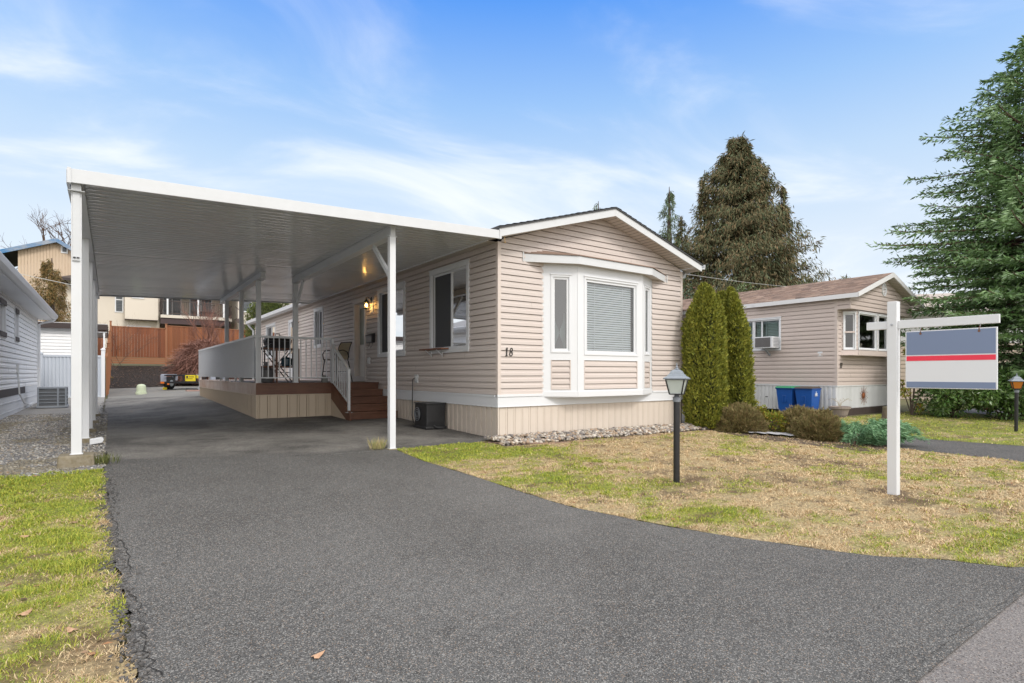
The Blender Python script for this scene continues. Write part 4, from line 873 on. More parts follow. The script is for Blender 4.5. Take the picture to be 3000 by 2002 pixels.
# ---- things on and round the deck
sh_ = thing('shelf_table', 'reddish brown wooden two-tier shelf standing behind the deck railing', 'shelf', (-2.2, 5.62, DZ))
a = MB()
for x in (-.42, -.05, .42):
    for y in (-.13, .16): 
        l_ = MB(); l_.box(x - .022, x + .022, y - .022, y + .022, 0, .78); obj('leg', l_, M_WOODD, sh_, bevel=.003)
for z in (.34, .745):
    a = MB(); a.box(-.44, .44, -.15, .18, z, z + .035); obj('shelf_board', a, M_WOODD, sh_, bevel=.003)
a = MB(); a.lathe([(.02,0),(.10,.0),(.115,.03),(.115,.16),(.12,.17),(.11,.175),(.06,.20),(.015,.205),(.02,.23)], 20, (-2.0, 5.65, DZ + .378)); tag(obj('cooking_pot', a, mat('blue_black_enamel', (.03,.07,.10), .2), smooth=False), 'dark blue enamel pot on the lower board of the wooden shelf', 'pot')
a = MB(); a.lathe([(.055,0),(.055,.27),(.045,.31),(.025,.34),(.02,.38),(.0,.38)], 16, (-1.84, 5.60, DZ + .378)); tag(obj('bottle', a, M_BLK, smooth=False), 'tall black bottle beside the blue pot on the shelf', 'bottle')
bq = thing('barbecue', 'small black lidded barbecue on folding crossed legs behind the railing', 'barbecue', (-2.0, 6.5, DZ))
a = MB(); a.hexa([(-.22,-.15,.76),(.22,-.15,.76),(.22,.15,.76),(-.22,.15,.76)], [(-.29,-.2,.98),(.29,-.2,.98),(.29,.2,.98),(-.29,.2,.98)]); obj('firebox', a, M_BLK, bq, bevel=.01)
a = MB(); a.hexa([(-.30,-.21,.985),(.30,-.21,.985),(.30,.21,.985),(-.30,.21,.985)], [(-.24,-.14,1.10),(.24,-.14,1.10),(.24,.14,1.10),(-.24,.14,1.10)]); o_ = obj('lid', a, M_BLK, bq, bevel=.02)
a = MB(); a.tube([(-.05,-.02,1.09),(-.05,-.02,1.16),(.05,-.02,1.16),(.05,-.02,1.09)], .012, 8); obj('handle', a, M_BLK, o_)
for s in (-1, 1):
    a = MB(); a.bar((-.28, s*.2, .76), (.30, s*.2, 0), .022); obj('leg', a, M_BLK, bq); a = MB(); a.bar((.28, s*.17, .76), (-.30, s*.17, 0), .022); obj('leg', a, M_BLK, bq)
a = MB(); a.box(-.2, .2, -.19, .19, .38, .40); a.box(-.26, .26, -.2, .2, .22, .235); obj('shelf', a, M_BLK, bq)
gt = thing('side_burner', 'black tilted griddle pan leaning by the barbecue', 'griddle', (-2.35, 6.2, DZ))
a = MB(); a.bar((-.2, 0, .72), (.15, 0, .9), .3, .04); obj('pan', a, M_BLK, gt); a = MB(); a.tube([(0, 0, 0), (0, 0, .78)], .015, 6); a.tube([(-.1, .1, 0), (0, 0, .3)], .012, 6); a.tube([(.1, .1, 0), (0, 0, .3)], .012, 6); obj('stand', a, M_BLK, gt)
a = MB(); a.lathe([(.10,0),(.13,.02),(.15,.08),(.15,.28),(.12,.36),(.05,.39),(.04,.44),(.07,.44),(.07,.47),(.0,.47)], 18, (-2.42, 5.75, DZ)); tag(obj('propane_tank', a, mat('tank_grey', (.18,.18,.185), .4), smooth=False), 'grey propane cylinder at the deck corner behind the railing', 'gas cylinder')
ch = thing('patio_chair', 'tall bar-height patio chair with tan mesh seat and dark metal arms', 'chair', (-.62, 6.35, DZ), R(-65)); ch.scale = (.86, .86, .86)
M_CH = mat('bronze_metal', (.035,.032,.03), .4, metal=.5); M_MESH = mat('tan_mesh', (.36,.31,.22), .8, var=(60, .3, (.25,.21,.14)))
for sx in (-1, 1):
    a = MB(); a.tube([(sx*.29, -.30, 0), (sx*.25, -.22, .66)], .016, 8); obj('leg', a, M_CH, ch)
    a = MB(); a.tube([(sx*.29, .34, 0), (sx*.25, .22, .62)], .016, 8); obj('leg', a, M_CH, ch)
    a = MB(); a.tube([(sx*.27, -.24, .64), (sx*.28, -.27, .80), (sx*.28, -.20, .90), (sx*.28, -.02, .93), (sx*.28, .15, .88), (sx*.26, .24, .72)], .015, 8); obj('arm', a, M_CH, ch)
a = MB(); a.tube([(-.27,-.26,.30),(.27,-.26,.30)], .012, 6); a.tube([(-.28,.29,.30),(.28,.29,.30)], .012, 6); [a.tube([(s*.28,-.26,.30),(s*.28,.29,.30)], .012, 6) for s in (-1, 1)]; obj('footrest', a, M_CH, ch)
def sling(mb, pts, w0):
    for (p, q) in zip(pts, pts[1:]): mb.hexa([(-w0, p[0], p[1]), (w0, p[0], p[1]), (w0, q[0], q[1]), (-w0, q[0], q[1])], [(-w0, p[0], p[1] + .014), (w0, p[0], p[1] + .014), (w0, q[0], q[1] + .014), (-w0, q[0], q[1] + .014)])
a = MB(); sling(a, [(-.25,.66),(-.1,.64),(.1,.64),(.20,.66)], .235); obj('seat', a, M_MESH, ch)
a = MB(); 
for (p, q) in zip([(.20,.66),(.25,.76),(.27,.9),(.31,1.03),(.38,1.16)], [(.25,.76),(.27,.9),(.31,1.03),(.38,1.16)]): a.hexa([(-.22, p[0], p[1]), (.22, p[0], p[1]), (.22, p[0]+.014, p[1]), (-.22, p[0]+.014, p[1])], [(-.22, q[0], q[1]), (.22, q[0], q[1]), (.22, q[0]+.014, q[1]), (-.22, q[0]+.014, q[1])])
b_o = obj('backrest', a, M_MESH, ch); a = MB(); [a.tube([(s*.23,.22,.62),(s*.23,.27,.9),(s*.23,.31,1.03),(s*.22,.39,1.18)], .014, 6) for s in (-1, 1)]; a.tube([(-.22,.39,1.18),(.22,.39,1.18)], .014, 6); obj('back_frame', a, M_CH, b_o)
ch2 = None
a = MB(); a.hexa([(-1.33,5.14,DZ),(-1.21,5.14,DZ),(-1.21,5.24,DZ),(-1.33,5.24,DZ)], [(-1.36,5.12,DZ+.17),(-1.23,5.12,DZ+.16),(-1.23,5.22,DZ+.16),(-1.36,5.22,DZ+.17)]); tag(obj('concrete_block', a, mat('block_grey', (.2,.2,.19), .8), bevel=.01), 'small grey block on the deck edge beside the stair railing post', 'block')
# wall lanterns
def lantern(x, y, z, lit, lab):
    t = thing('wall_lantern', lab, 'wall lamp', (x, y, z), 0, 'wall lanterns on the home')
    a = MB(); a.lathe([(.05,0),(.05,.012),(.0,.012)], 14, (0,0,0)); a.v = [(-p[2] - .034, p[0], p[1]*1.7 + .0) for p in a.v]; obj('back_plate', a, M_BLACK, t)
    a = MB(); a.tube([(-.04,0,.0),(-.08,0,.05),(-.14,0,.07),(-.17,0,.045),(-.17,0,.01)], .008, 6); obj('arm', a, M_BLACK, t)
    a = MB(); a.lathe([(.008,.02),(.02,0),(.05,-.03),(.07,-.055),(.072,-.065),(.0,-.065)], 12, (-.17,0,0)); a.lathe([(.045,-.20),(.05,-.215),(.03,-.225),(.0,-.24)], 12, (-.17,0,0)); 
    for k in range(6): c, s = math.cos(k*math.pi/3), math.sin(k*math.pi/3); a.tube([(-.17 + .062*c, .062*s, -.06), (-.17 + .045*c, .045*s, -.205)], .004, 4)
    obj('cage', a, M_BLACK, t)
    a = MB(); a.lathe([(.056,-.066),(.041,-.20)], 12, (-.17,0,0)); obj('lamp_glass', a, glass('lantern_glass', (.95,.9,.8), .3), t)
    a = MB(); a.lathe([(.0,-.175),(.018,-.16),(.024,-.13),(.012,-.09),(.0,-.09)], 10, (-.17,0,0)); obj('bulb', a, mat('bulb_lit', (1,.7,.3), .5, emit=((1,.56,.14), 60)) if lit else mat('bulb_off', (.7,.7,.68), .3), t)
    if lit:
        pl = bpy.data.lights.new('lantern_light', 'POINT'); pl.energy = 7; pl.color = (1, .55, .17); pl.shadow_soft_size = .02
        po = bpy.data.objects.new('lantern_light', pl); COL.objects.link(po); po.parent = t; po.location = (-.17, 0, -.13)
    return t
lantern(0, 5.49, 2.93, True, 'lit black wall lantern glowing amber between the front door and a window')
lantern(0, 12.2, 2.92, False, 'unlit black wall lantern beside the rear white door')
mb_ = thing('mailbox', 'black wall-mounted mailbox with scroll holder beside the front door', 'mailbox', (0, 5.5, 1.88))
a = MB(); a.box(-.115, -.02, -.20, .17, 0, .17); obj('box', a, M_BLACK, mb_, bevel=.01); a = MB(); a.hexa([(-.13,-.21,.165),(-.015,-.21,.165),(-.015,.18,.165),(-.13,.18,.165)], [(-.12,-.21,.19),(-.015,-.21,.24),(-.015,.18,.24),(-.12,.18,.19)]); obj('lid', a, M_BLACK, mb_, bevel=.004)
a = MB(); [a.tube([(-.04, s, 0), (-.06, s, -.07), (-.10, s*1.1, -.13), (-.12, s*1.2, -.09)], .005, 5) for s in (-.1, .1)]; obj('paper_hook', a, M_BLACK, mb_)
# black machine with fan beside the skirting
bx = thing('fan_box', 'black boxy machine with a round grille on the asphalt against the skirting', 'machine', (-.28, 1.95, gz(-.3, 1.95) + .012)); bx.scale = (.9, .85, .9)
a = MB(); a.box(-.20, .24, -.30, .30, .04, .52); a.box(-.22, .26, -.32, .32, .52, .545); a.box(-.23, .27, -.33, .33, 0, .05); obj('case', a, M_BLK, bx, bevel=.012)
a = MB(); a.tube([(-.225, .12, .30), (-.20, .12, .30)], .15, 24); obj('grille', a, mat('grille_dark', (.04,.04,.042), .4, metal=.4), bx)
a = MB(); 
for rr in (.06, .10, .14): a.tube([(-.23, .12 + rr*math.cos(k*math.pi/12), .30 + rr*math.sin(k*math.pi/12)) for k in range(25)], .005, 5, False)
obj('guard', a, M_GREY, bx)
a = MB(); a.hexa([(-.20,-.24,.04),(.2,-.24,.04),(.2,-.301,.06),(-.2,-.301,.06)], [(-.15,-.303,.13),(.15,-.303,.13),(.15,-.31,.15),(-.15,-.31,.15)]); a.tube([(-.05,-.31,.08),(.0,-.38,.03),(.12,-.42,.02)], .02, 8); obj('latch', a, M_BLK, bx)
a = MB(); a.tube([(-.07,3.02,1.02),(-.11,3.02,1.0),(-.12,3.01,.8),(-.14,2.98,.5),(-.16,2.95,.25),(-.17,2.85,.10),(-.22,2.6,.085),(-.30,2.45,.09),(-.35,2.3,.11),(-.36,2.22,.20)], .011, 8); tag(obj('power_cord', a, M_BLK), 'black power cord hanging from the wall socket to the black machine', 'cord')

# ================================================================ SIGN
SX, SY = 1.69, -5.20; sz = gz(SX, SY)
sp = thing('sign_post', 'tall white wooden signpost with a crossarm standing in the lawn', 'signpost', (SX, SY, sz))
a = MB(); a.box(-.047, .047, -.047, .047, -.05, 1.903 - sz); obj('post', a, M_WPOST, sp, bevel=.006)
a = MB(); a.box(-.02, .02, -.90, -.048, 1.605 - sz, 1.692 - sz); a.box(-.02, .02, .048, .262, 1.605 - sz, 1.692 - sz); obj('crossarm', a, M_WPOST, sp, bevel=.004)
a = MB(); a.tube([(-.05, .0, 1.65 - sz), (-.058, 0, 1.65 - sz)], .012, 6); [a.tube([(0, yy, 1.605 - sz), (0, yy, 1.585 - sz), (.006, yy + .006, 1.575 - sz)], .004, 5) for yy in (-.25, -.75)]; obj('bolt', a, M_GALV, sp)
sg = thing('sign_board', 'hanging sign of slate blue, red and white bands without writing', 'sign', (SX, -5.70, 1.27))
a = MB(); a.box(-.012, .012, -.383, .383, -.308, .300); obj('board', a, M_WHITE, sg, bevel=.002)
M_SLATE = mat('slate_blue_paint', (.175,.225,.345), .4); M_RED = mat('red_paint', (.78,.035,.075), .4)
for nm, m, z0, z1 in (('upper_band', M_SLATE, .045, .290), ('red_band', M_RED, -.018, .033), ('lower_band', M_SLATE, -.300, -.238)):
    a = MB(); [a.box(s*.012 if s > 0 else -.0145, .0145 if s > 0 else -.012, -.373, .373, z0, z1) for s in (-1, 1)]; obj(nm, a, m, sg)
for yy in (.245, -.245): a = MB(); a.tube([(0, yy, .27), (-.018, yy, .285), (0, yy, .31), (.0, yy - .005, .335), (.004, yy - .008, .31)], .004, 6); a.tube([(-.016, yy, .268), (-.012, yy, .268)], .012, 8); obj('hanging_hook', a, mat('rusty_metal', (.20,.10,.06), .6, metal=.5), sg)

# ================================================================ LAMP POSTS
def lamp_post(x, y, h, lab, gm, tilt, s=1.0, capm=None):
    z = gz(x, y); t = thing('lamp_post', lab, 'lamp post', (x, y, z), R(26)); t.rotation_euler = (tilt[0], tilt[1], R(26)); t['group'] = 'black garden lamp posts'
    hp = h - .42*s
    a = MB(); a.tube([(0, 0, -.05), (0, 0, hp)], .037, 18); obj('post', a, M_BLACK, t, smooth=False)
    a = MB(); a.lathe([(.044, hp - .055), (.046, hp - .05), (.046, hp), (.028, hp + .01), (.030, hp + .02), (.018, hp + .03), (.018, hp + .04)], 18); obj('collar', a, mat('weathered_grey', (.21,.23,.26), .5, var=(30, .4, (.12,.13,.15))), t)
    z0, z1 = hp + .038, hp + .038 + .175; r0, r1 = .098, .152
    fr = MB(); 
    def ring(zz, r, w_, hh): 
        k = r/math.sqrt(2); [fr.bar(p, q, w_, hh) for p, q in (((-k, -k, zz), (k, -k, zz)), ((k, -k, zz), (k, k, zz)), ((k, k, zz), (-k, k, zz)), ((-k, k, zz), (-k, -k, zz)))]
    ring(z0, r0, .014, .012); ring(z1, r1, .014, .012)
    for sx in (-1, 1):
        for sy in (-1, 1): fr.bar((sx*r0/1.414, sy*r0/1.414, z0), (sx*r1/1.414, sy*r1/1.414, z1), .012, .012)
    fr.box(-r0/1.5, r0/1.5, -r0/1.5, r0/1.5, z0 - .008, z0)
    obj('lantern_frame', fr, M_BLACK, t)
    g = MB(); g.lathe([(r0 - .006, z0 + .004), (r1 - .006, z1 - .004)], 4, sq=True); obj('lamp_glass', g, gm, t)
    c = MB(); c.lathe([(.185, z1 + .0), (.188, z1 + .012), (.15, z1 + .032), (.135, z1 + .036), (.118, z1 + .056), (.105, z1 + .060), (.092, z1 + .082), (.075, z1 + .100), (.045, z1 + .112), (.02, z1 + .118)], 4, sq=True)
    c.lathe([(.022, z1 + .116), (.026, z1 + .124), (.012, z1 + .134), (.016, z1 + .142), (.009, z1 + .155), (.005, z1 + .185), (.0, z1 + .20)], 12)
    obj('cap', c, capm or mat('weathered_cap', (.235,.27,.31), .5, var=[(22, .5, (.33,.36,.39)), (60, .3, (.12,.13,.15))], metal=.1), t)
    return t
lamp_post(.178, -3.49, 1.44, 'black lamp post with frosted glass lantern and grey cap in the front lawn', mat('frosted_glass', (.55,.60,.57), .25, var=(8, .3, (.42,.48,.45))), (0, R(.5)))
lamp_post(12.25, -3.93, 1.42, 'black lamp post with amber glass lantern on the green verge next door', mat('amber_glass', (.50,.17,.03), .2), (0, R(-2.3)))

# ================================================================ NEIGHBOUR HOME 17
NX, NW, NY = 11.94, 4.48, -.025; nb = thing('mobile_home', 'beige mobile home number 17 with brown shingles and white ribbed skirting', 'mobile home', (NX, NY, -.09))
nz = .09   # local z = world z + nz
M_SIDE2 = mat('pink_beige_vinyl', (.535,.455,.415), .55, var=[(2.5, .15, (.46,.385,.35)), (9, .2, (.58,.50,.46), (1, 1, 6))])
NF = frame((0, 0, nz), (1, 0, 0), (0, -1, 0)); NS = frame((0, 0, nz), (0, 1, 0), (-1, 0, 0)); NL = 19.0
sw = (1.66, 3.25, 1.86, 2.91)
a = MB(); a.M = NF; siding(a, .05, NW - .05, .77, 3.0, .127, holes=[(.3, 3.3, 1.80, 2.985)])
a.M = NS; siding(a, .05, NL, .77, 3.30, .127, holes=[ins(sw, .03)])
a.M = frame((NW, NL, nz), (0, -1, 0), (1, 0, 0)); siding(a, 0, NL, .77, 3.30, .127)
a.M = frame((NW, NL, nz), (-1, 0, 0), (0, 1, 0)); siding(a, 0, NW, .77, 4.1, .127, lim=lambda z: glim(z, NW, 3.3, 4.1))
a.M = frame((0, -.36, nz), (1, 0, 0), (0, -1, 0)); siding(a, .03, NW - .03, 2.99, 4.1, .127, lim=lambda z: glim(z, NW, 3.3, 4.1))
a.M = frame((0, -.36, nz), (0, 1, 0), (-1, 0, 0)); siding(a, 0, .42, 2.99, 3.3, .127)
a.M = Matrix.Translation((0, 0, nz)); a.quad((0, -.36, 2.99), (NW, -.36, 2.99), (NW, 0, 2.99), (0, 0, 2.99))
obj('siding', a, M_SIDE2, nb)
a = MB(); a.M = Matrix.Translation((0, 0, nz)); a.box(-.02, .06, -.02, .06, .77, 3.0); a.box(NW - .06, NW + .02, -.02, .06, .77, 3.0); a.box(-.01, .035, -.375, -.33, 2.985, 3.32); a.box(-.012, .0, -.02, .06, 2.99, 3.3)
obj('corner_trim', a, mat('pink_trim', (.56,.48,.44), .5), nb)
a = MB(); a.M = NF; ribs(a, 0, NW, lambda u: .08, .745, .085, 2); a.M = NS; ribs(a, 0, NL, lambda u: .0 if u > .5 else .06, .745, .13, 2)
a.M = Matrix.Translation((0, 0, nz)); a.box(-.025, NW + .02, -.025, 0, .742, .775); a.box(-.025, 0, 0, NL, .742, .775); a.box(-.028, -.005, 1.7, 2.9, .765, .80)
obj('skirting', a, mat('white_skirting', (.68,.69,.70), .5, var=[(3, .3, (.54,.55,.56)), (2, .4, (.46,.47,.46), (1, 1, .2))]), nb)
a = MB(); a.box(-.0, NW, -.012, .01, -.25, .185); obj('skirting_base', a, mat('dark_base_board', (.06,.042,.035), .8, var=(8, .5, (.03,.02,.018))), nb)
a = MB(); a.box(-.022, -.01, 2.10, 2.18, .46, .485); obj('hatch_latch', a, M_BLK, nb)
a = MB(); a.M = Matrix.Translation((0, 0, nz)); a.box(.02, NW - .02, .12, NL - .1, .8, .82); a.quad((.1, 5, .8), (NW, 5, .8), (NW, 5, 3.2), (.1, 5, 3.2)); a.quad((.1, .1, 3.15), (NW - .1, .1, 3.15), (NW - .1, NL, 3.15), (.1, NL, 3.15))
a.M = NS; sheet_holes(a, .1, NL, .8, 3.2, [ins(sw, .02)], -.11)
obj('interior', a, M_DARKIN, nb)
gable_roof_y = [(-.64, 2.47, -.17, 3.41), (2.47, NL + .3, -.09, 3.425)]
NXM = NW/2
def nb_roof():
    mb = MB(); n = 18
    for (ya, yb, xe, ze) in gable_roof_y:
        for sgn in (0, 1):
            for k in range(n):
                f0, f1 = k/n, (k + 1)/n; xa, xb = xe + (NXM - xe)*f0, xe + (NXM - xe)*f1
                if sgn: xa, xb = NW - xa, NW - xb
                za, zb = ze + (4.215 - ze)*f0 + nz, ze + (4.215 - ze)*f1 + nz; yy = ya
                while yy < yb - 1e-3:
                    y2 = min(yy + rng.uniform(.13, .33), yb); lip = .014 + rng.uniform(0, .008)
                    mb.add([(xa, yy, za + lip), (xa, y2, za + lip), (xb, y2, zb + .004), (xb, yy, zb + .004), (xa, yy, za - .004), (xa, y2, za - .004)], [(0,1,2,3), (0,4,5,1)]); yy = y2
    return mb
obj('shingles', nb_roof(), M_SHING, nb)
a = MB(); rake(a, -.18, NXM, NW + .18, -.655, -.625, 3.41 + nz, 4.215 + nz, .13); a.box(-.19, -.165, -.655, 2.47, 3.28 + nz, 3.405 + nz); a.box(-.105, -.085, 2.47, NL, 3.29 + nz, 3.42 + nz); obj('fascia', a, mat('fascia_grey_white', (.70,.70,.71), .5), nb)
a = MB()
for sgn in (-1, 1):
    for i in range(22):
        t0, t1, t2 = i/22, (i + .8)/22, (i + 1)/22; X_ = lambda t: NXM + sgn*(NXM + .17)*t; Z_ = lambda t: 4.215 - .13 - .805*t + nz
        a.add([(X_(t0), -.63, Z_(t0)), (X_(t1), -.63, Z_(t1)), (X_(t1), -.34, Z_(t1)), (X_(t0), -.34, Z_(t0))], [(0,1,2,3)]); a.add([(X_(t1), -.63, Z_(t1)), (X_(t2), -.63, Z_(t2) + .008), (X_(t2), -.34, Z_(t2) + .008), (X_(t1), -.34, Z_(t1))], [(0,1,2,3)])
a.box(-.165, 0, -.36, 2.47, 3.285 + nz, 3.29 + nz); a.box(-.09, 0, 2.47, NL, 3.295 + nz, 3.30 + nz); obj('soffit', a, M_SOFF, nb)
a = MB(); a.M = frame((NXM, -.376, 3.72 + nz), (1, 0, 0), (0, -1, 0)); a.lathe([(.20, 0), (.20, .03), (.15, .03)], 8); v = a.v; a.v = [Vector(p) for p in v]
a = MB()
for k in range(8):
    t0, t1 = 2*math.pi*(k + .5)/8, 2*math.pi*(k + 1.5)/8; a.bar((NXM + .15*math.cos(t0), -.385, 3.72 + nz + .19*math.sin(t0)), (NXM + .15*math.cos(t1), -.385, 3.72 + nz + .19*math.sin(t1)), .04, .03, (0, 1, 0))
for k in range(6): zz2 = 3.60 + k*.048 + nz; a.hexa([(NXM - .13, -.39, zz2), (NXM + .13, -.39, zz2), (NXM + .13, -.378, zz2 + .02), (NXM - .13, -.378, zz2 + .02)], [(NXM - .13, -.392, zz2 + .006), (NXM + .13, -.392, zz2 + .006), (NXM + .13, -.378, zz2 + .028), (NXM - .13, -.378, zz2 + .028)])
obj('gable_vent', a, M_WHITE, nb)
window(nb, NS, *sw, panes=((0, .42), (.30, .60), (.60, 1)), trim=.05, sash=.04, fills=(('blind', .05, M_BLIND), ('blind', .05, M_BLIND), ('blind', .05, M_BLIND)), glassm=M_GLASSG)
a = MB(); a.M = NS; a.box(.40, .54, 0, .014, 1.64, 1.78); [a.box(.44, .50, .012, .02, z, z + .035) for z in (1.665, 1.72)]; obj('socket_plate', a, M_WHITE, nb)
a = MB(); numeral(a, '1', .13, 1.29, .145, NF); numeral(a, '7', .205, 1.29, .145, NF); obj('house_number', a, M_NUM, nb)
# box bay
bp = [(.26, 0), (.58, -.32), (2.92, -.32), (3.3, 0)]
bm_ = MB(); bs = MB()
for i, (p, q) in enumerate(zip(bp, bp[1:])):
    ux, uy = q[0] - p[0], q[1] - p[1]; l = math.hypot(ux, uy); M = frame((p[0], p[1], nz), (ux/l, uy/l, 0), (uy/l, -ux/l, 0))
    hs = [(.05, l - .05, 1.82, 2.93)] if i != 1 else [(.0, 1.27, 1.82, 2.93), (1.33, 2.12, 1.82, 2.93)]
    bs.M = M; siding(bs, 0, l, 1.72, 2.99, .127, holes=[ins(h, .03) for h in hs]); bm_.M = M; bm_.box(-.03, l + .03, -.02, .04, 1.66, 1.80)
    for j, h in enumerate(hs):
        if i == 0: window(nb, M, *h, trim=.035, sash=.04, panes=((0, 1),), fills=(None,)); 
        else: window(nb, M, *h, trim=.04, sash=.03, panes=((0, 1),) if j == 0 else ((0, 1),), fills=(None,), glassm=M_GLASS)
bm_.M = NF; bm_.box(.2, 3.35, .0, .36, 1.655, 1.67)
bm_.M = frame((bp[0][0], bp[0][1], nz), (.7071, -.7071, 0), (-.7071, -.7071, 0)); bm_.box(.07, .38, .0, .03, 2.32, 2.37)
bb_ = obj('bay_window', bs, M_SIDE2, nb); obj('bay_sill', bm_, MATS['pink_trim'], bb_)
a = MB(); a.M = Matrix.Translation((0, 0, nz)); a.lathe([(.10, 1.84), (.16, 2.0), (.17, 2.02)], 14, (1.0, -.1, 0)); obj('window_planter', a, mat('cream_pot', (.45,.40,.34), .6), nb)
# patio cover beyond the cypresses
a = MB(); a.box(-2.6, -.02, 5.2, 16, 2.95 + nz, 3.12 + nz); a.box(-2.63, -2.58, 5.18, 16, 2.88 + nz, 3.14 + nz); [a.box(-2.6, -2.5, y_, y_ + .1, 0, 2.9 + nz) for y_ in (5.3, 9, 13)]; a.box(-2.6, -.02, 5.17, 5.2, 2.86 + nz, 3.14 + nz); obj('patio_cover', a, M_BROWN, nb)
a = MB(); a.quad((-2.7, 5.1, 3.16 + nz), (0, 5.1, 3.55 + nz), (0, 16, 3.55 + nz), (-2.7, 16, 3.16 + nz)); obj('patio_shingles', a, M_SHING, nb)
window(nb, NS, 5.0, 6.2, 1.75, 2.75, panes=((0, .5), (.5, 1)), trim=.07, fills=(None, None))
a = MB(); a.box(-.9, -.04, 4.6, 8.5, 0, 1.62); obj('patio_bench', a, mat('patio_brown', (.16,.12,.08), .8), nb)
a = MB(); a.box(-.9, -.04, 4.6, 8.5, 1.625, 1.68); obj('bench_top', a, mat('ochre_board', (.42,.27,.04), .6), nb)
# window air conditioner
ac = thing('window_air_conditioner', 'white box air conditioner sticking out of a window of home number 17', 'air conditioner', (NX, NY + 2.02, 1.93))
a = MB(); a.box(-.42, -.02, -.30, .30, 0, .36); obj('case', a, M_WHITE, ac, bevel=.012)
a = MB(); a.box(-.426, -.419, -.235, .27, .03, .33); obj('grille', a, mat('grille_brown', (.10,.09,.085), .6), ac)
a = MB(); [a.box(-.43, -.425, -.235 + k*.036, -.231 + k*.036, .03, .33) for k in range(14)]; [a.box(-.36, -.05, -.303, -.299, .06 + k*.045, .075 + k*.045) for k in range(6)]; obj('fins', a, M_GREY, ac)
a = MB(); a.bar((-.35, 0, 0), (-.03, .0, -.22), .05); obj('bracket', a, M_GREY, ac)
# bins
def bin_(y, lab, lidm, logo):
    t = thing('wheelie_bin', lab, 'bin', (11.52, y, gz(11.5, y)), 0, 'blue wheelie bins'); M_BB = mat('bin_blue', (.008,.085,.36), .4, var=(4, .25, (.006,.06,.25)))
    a = MB(); a.hexa([(-.20,-.20,.02),(.20,-.20,.02),(.20,.20,.02),(-.20,.20,.02)], [(-.27,-.25,.76),(.27,-.25,.76),(.27,.25,.76),(-.27,.25,.76)]); a.hexa([(-.29,-.265,.74),(.28,-.265,.74),(.28,.265,.74),(-.29,.265,.74)], [(-.295,-.27,.775),(.285,-.27,.775),(.285,.27,.775),(-.295,.27,.775)])
    a.box(-.262, -.20, -.06, -.035, .33, .55); a.box(-.262, -.20, .035, .06, .33, .55); a.box(-.262, -.2, -.06, .06, .53, .56)
    obj('body', a, M_BB, t, bevel=.012)
    a = MB(); a.hexa([(-.32,-.275,.775),(.27,-.275,.775),(.27,.275,.775),(-.32,.275,.775)], [(-.27,-.23,.825),(.24,-.23,.83),(.24,.23,.83),(-.27,.23,.825)]); obj('lid', a, lidm, t, bevel=.012)
    a = MB(); a.tube([(.27, -.22, .80), (.27, .22, .80)], .018, 8); obj('handle', a, M_BB, t)
    for s in (-1, 1): a = MB(); a.tube([(.17, s*.20, .08), (.17, s*.245, .08)], .085, 14); obj('wheel', a, M_BLK, t)
    if logo:
        a = MB(); a.M = frame((0, -.236, 0), (1, 0, 0), (0, -1, 0)); a.lathe([(.0, 0)], 3) if 0 else None
        a.M = frame((-.03, -.2525, 0), (1, 0, 0), (0, -1, 0))
        a.tube([(0, .0, .665), (0, .006, .665)], .022, 10); a.box(-.07, .07, .0, .006, .605, .632); a.box(-.05, .05, 0, .006, .585, .60); a.box(-.075, .075, 0, .006, .555, .573); obj('logo', a, M_WHITE, t)
    t.rotation_euler = (0, 0, 0); return t
bin_(1.18, 'blue wheelie bin with a green lid against the white skirting', mat('lid_green', (.02,.22,.10), .5), False)
bin_(.60, 'blue wheelie bin with a dark brown lid and a small white emblem', mat('lid_brown', (.06,.045,.035), .5), True)
def pot(name, x, y, z, prof, m, lab, cat, n=20):
    a = MB(); a.lathe(prof, n); return tag(obj(name, a, m, loc=(x, y, z), smooth=False), lab, cat)
pot('planter', 11.55, -.28, gz(11.6, -.2), [(.16,0),(.19,.05),(.235,.21),(.24,.22),(.275,.23),(.28,.29),(.255,.295),(.24,.25),(.0,.24)], mat('taupe_plastic', (.27,.225,.20), .6), 'wide taupe plastic planter by the corner of home number 17', 'planter')
a = MB(); 
for k in range(7): t_ = k*.9; a.tube([(11.55, -.28, .12), (11.55 + .05*math.cos(t_), -.28 + .05*math.sin(t_), .30), (11.55 + .22*math.cos(t_), -.28 + .22*math.sin(t_), .42), (11.55 + .30*math.cos(t_), -.28 + .3*math.sin(t_), .36)], .004, 4)
tag(obj('dry_plant', a, mat('straw_stem', (.40,.33,.22), .9)), 'thin dried stems arching out of the taupe planter', 'plant')
st = thing('tree_stump', 'weathered cut tree stump on the grass before home number 17', 'stump', (11.73, -1.45, gz(11.7, -1.4)))
a = MB(); n = 22; prof = [(.20, 0, .25), (.17, .10, .2), (.155, .25, .12), (.15, .40, .1)]; vs = []
for r, z, am in prof:
    for k in range(n): t_ = 2*math.pi*k/n; rr = r*(1 + am*(.5*math.sin(5*t_) + .5*math.sin(3*t_ + 1))); vs.append((rr*math.cos(t_), rr*math.sin(t_), z))
a.add(vs, [(i*n + k, i*n + (k+1) % n, (i+1)*n + (k+1) % n, (i+1)*n + k) for i in range(3) for k in range(n)]); obj('bark', a, mat('stump_bark', (.15,.11,.08), .95, var=[(14, .8, (.06,.045,.035), (2, 2, .4)), (5, .5, (.22,.20,.13))], bump=(20, 1, .03)), st, smooth=True)
a = MB(); a.add([vs[3*n + k] for k in range(n)], [tuple(range(n))]); obj('cut_face', a, mat('cut_wood', (.28,.24,.15), .9, var=(10, .6, (.14,.16,.07))), st)
so = thing('sun_ornament', 'rusty metal sun with wavy rays hung on the white skirting', 'ornament', (NX + 1.66, NY - .03, .45))
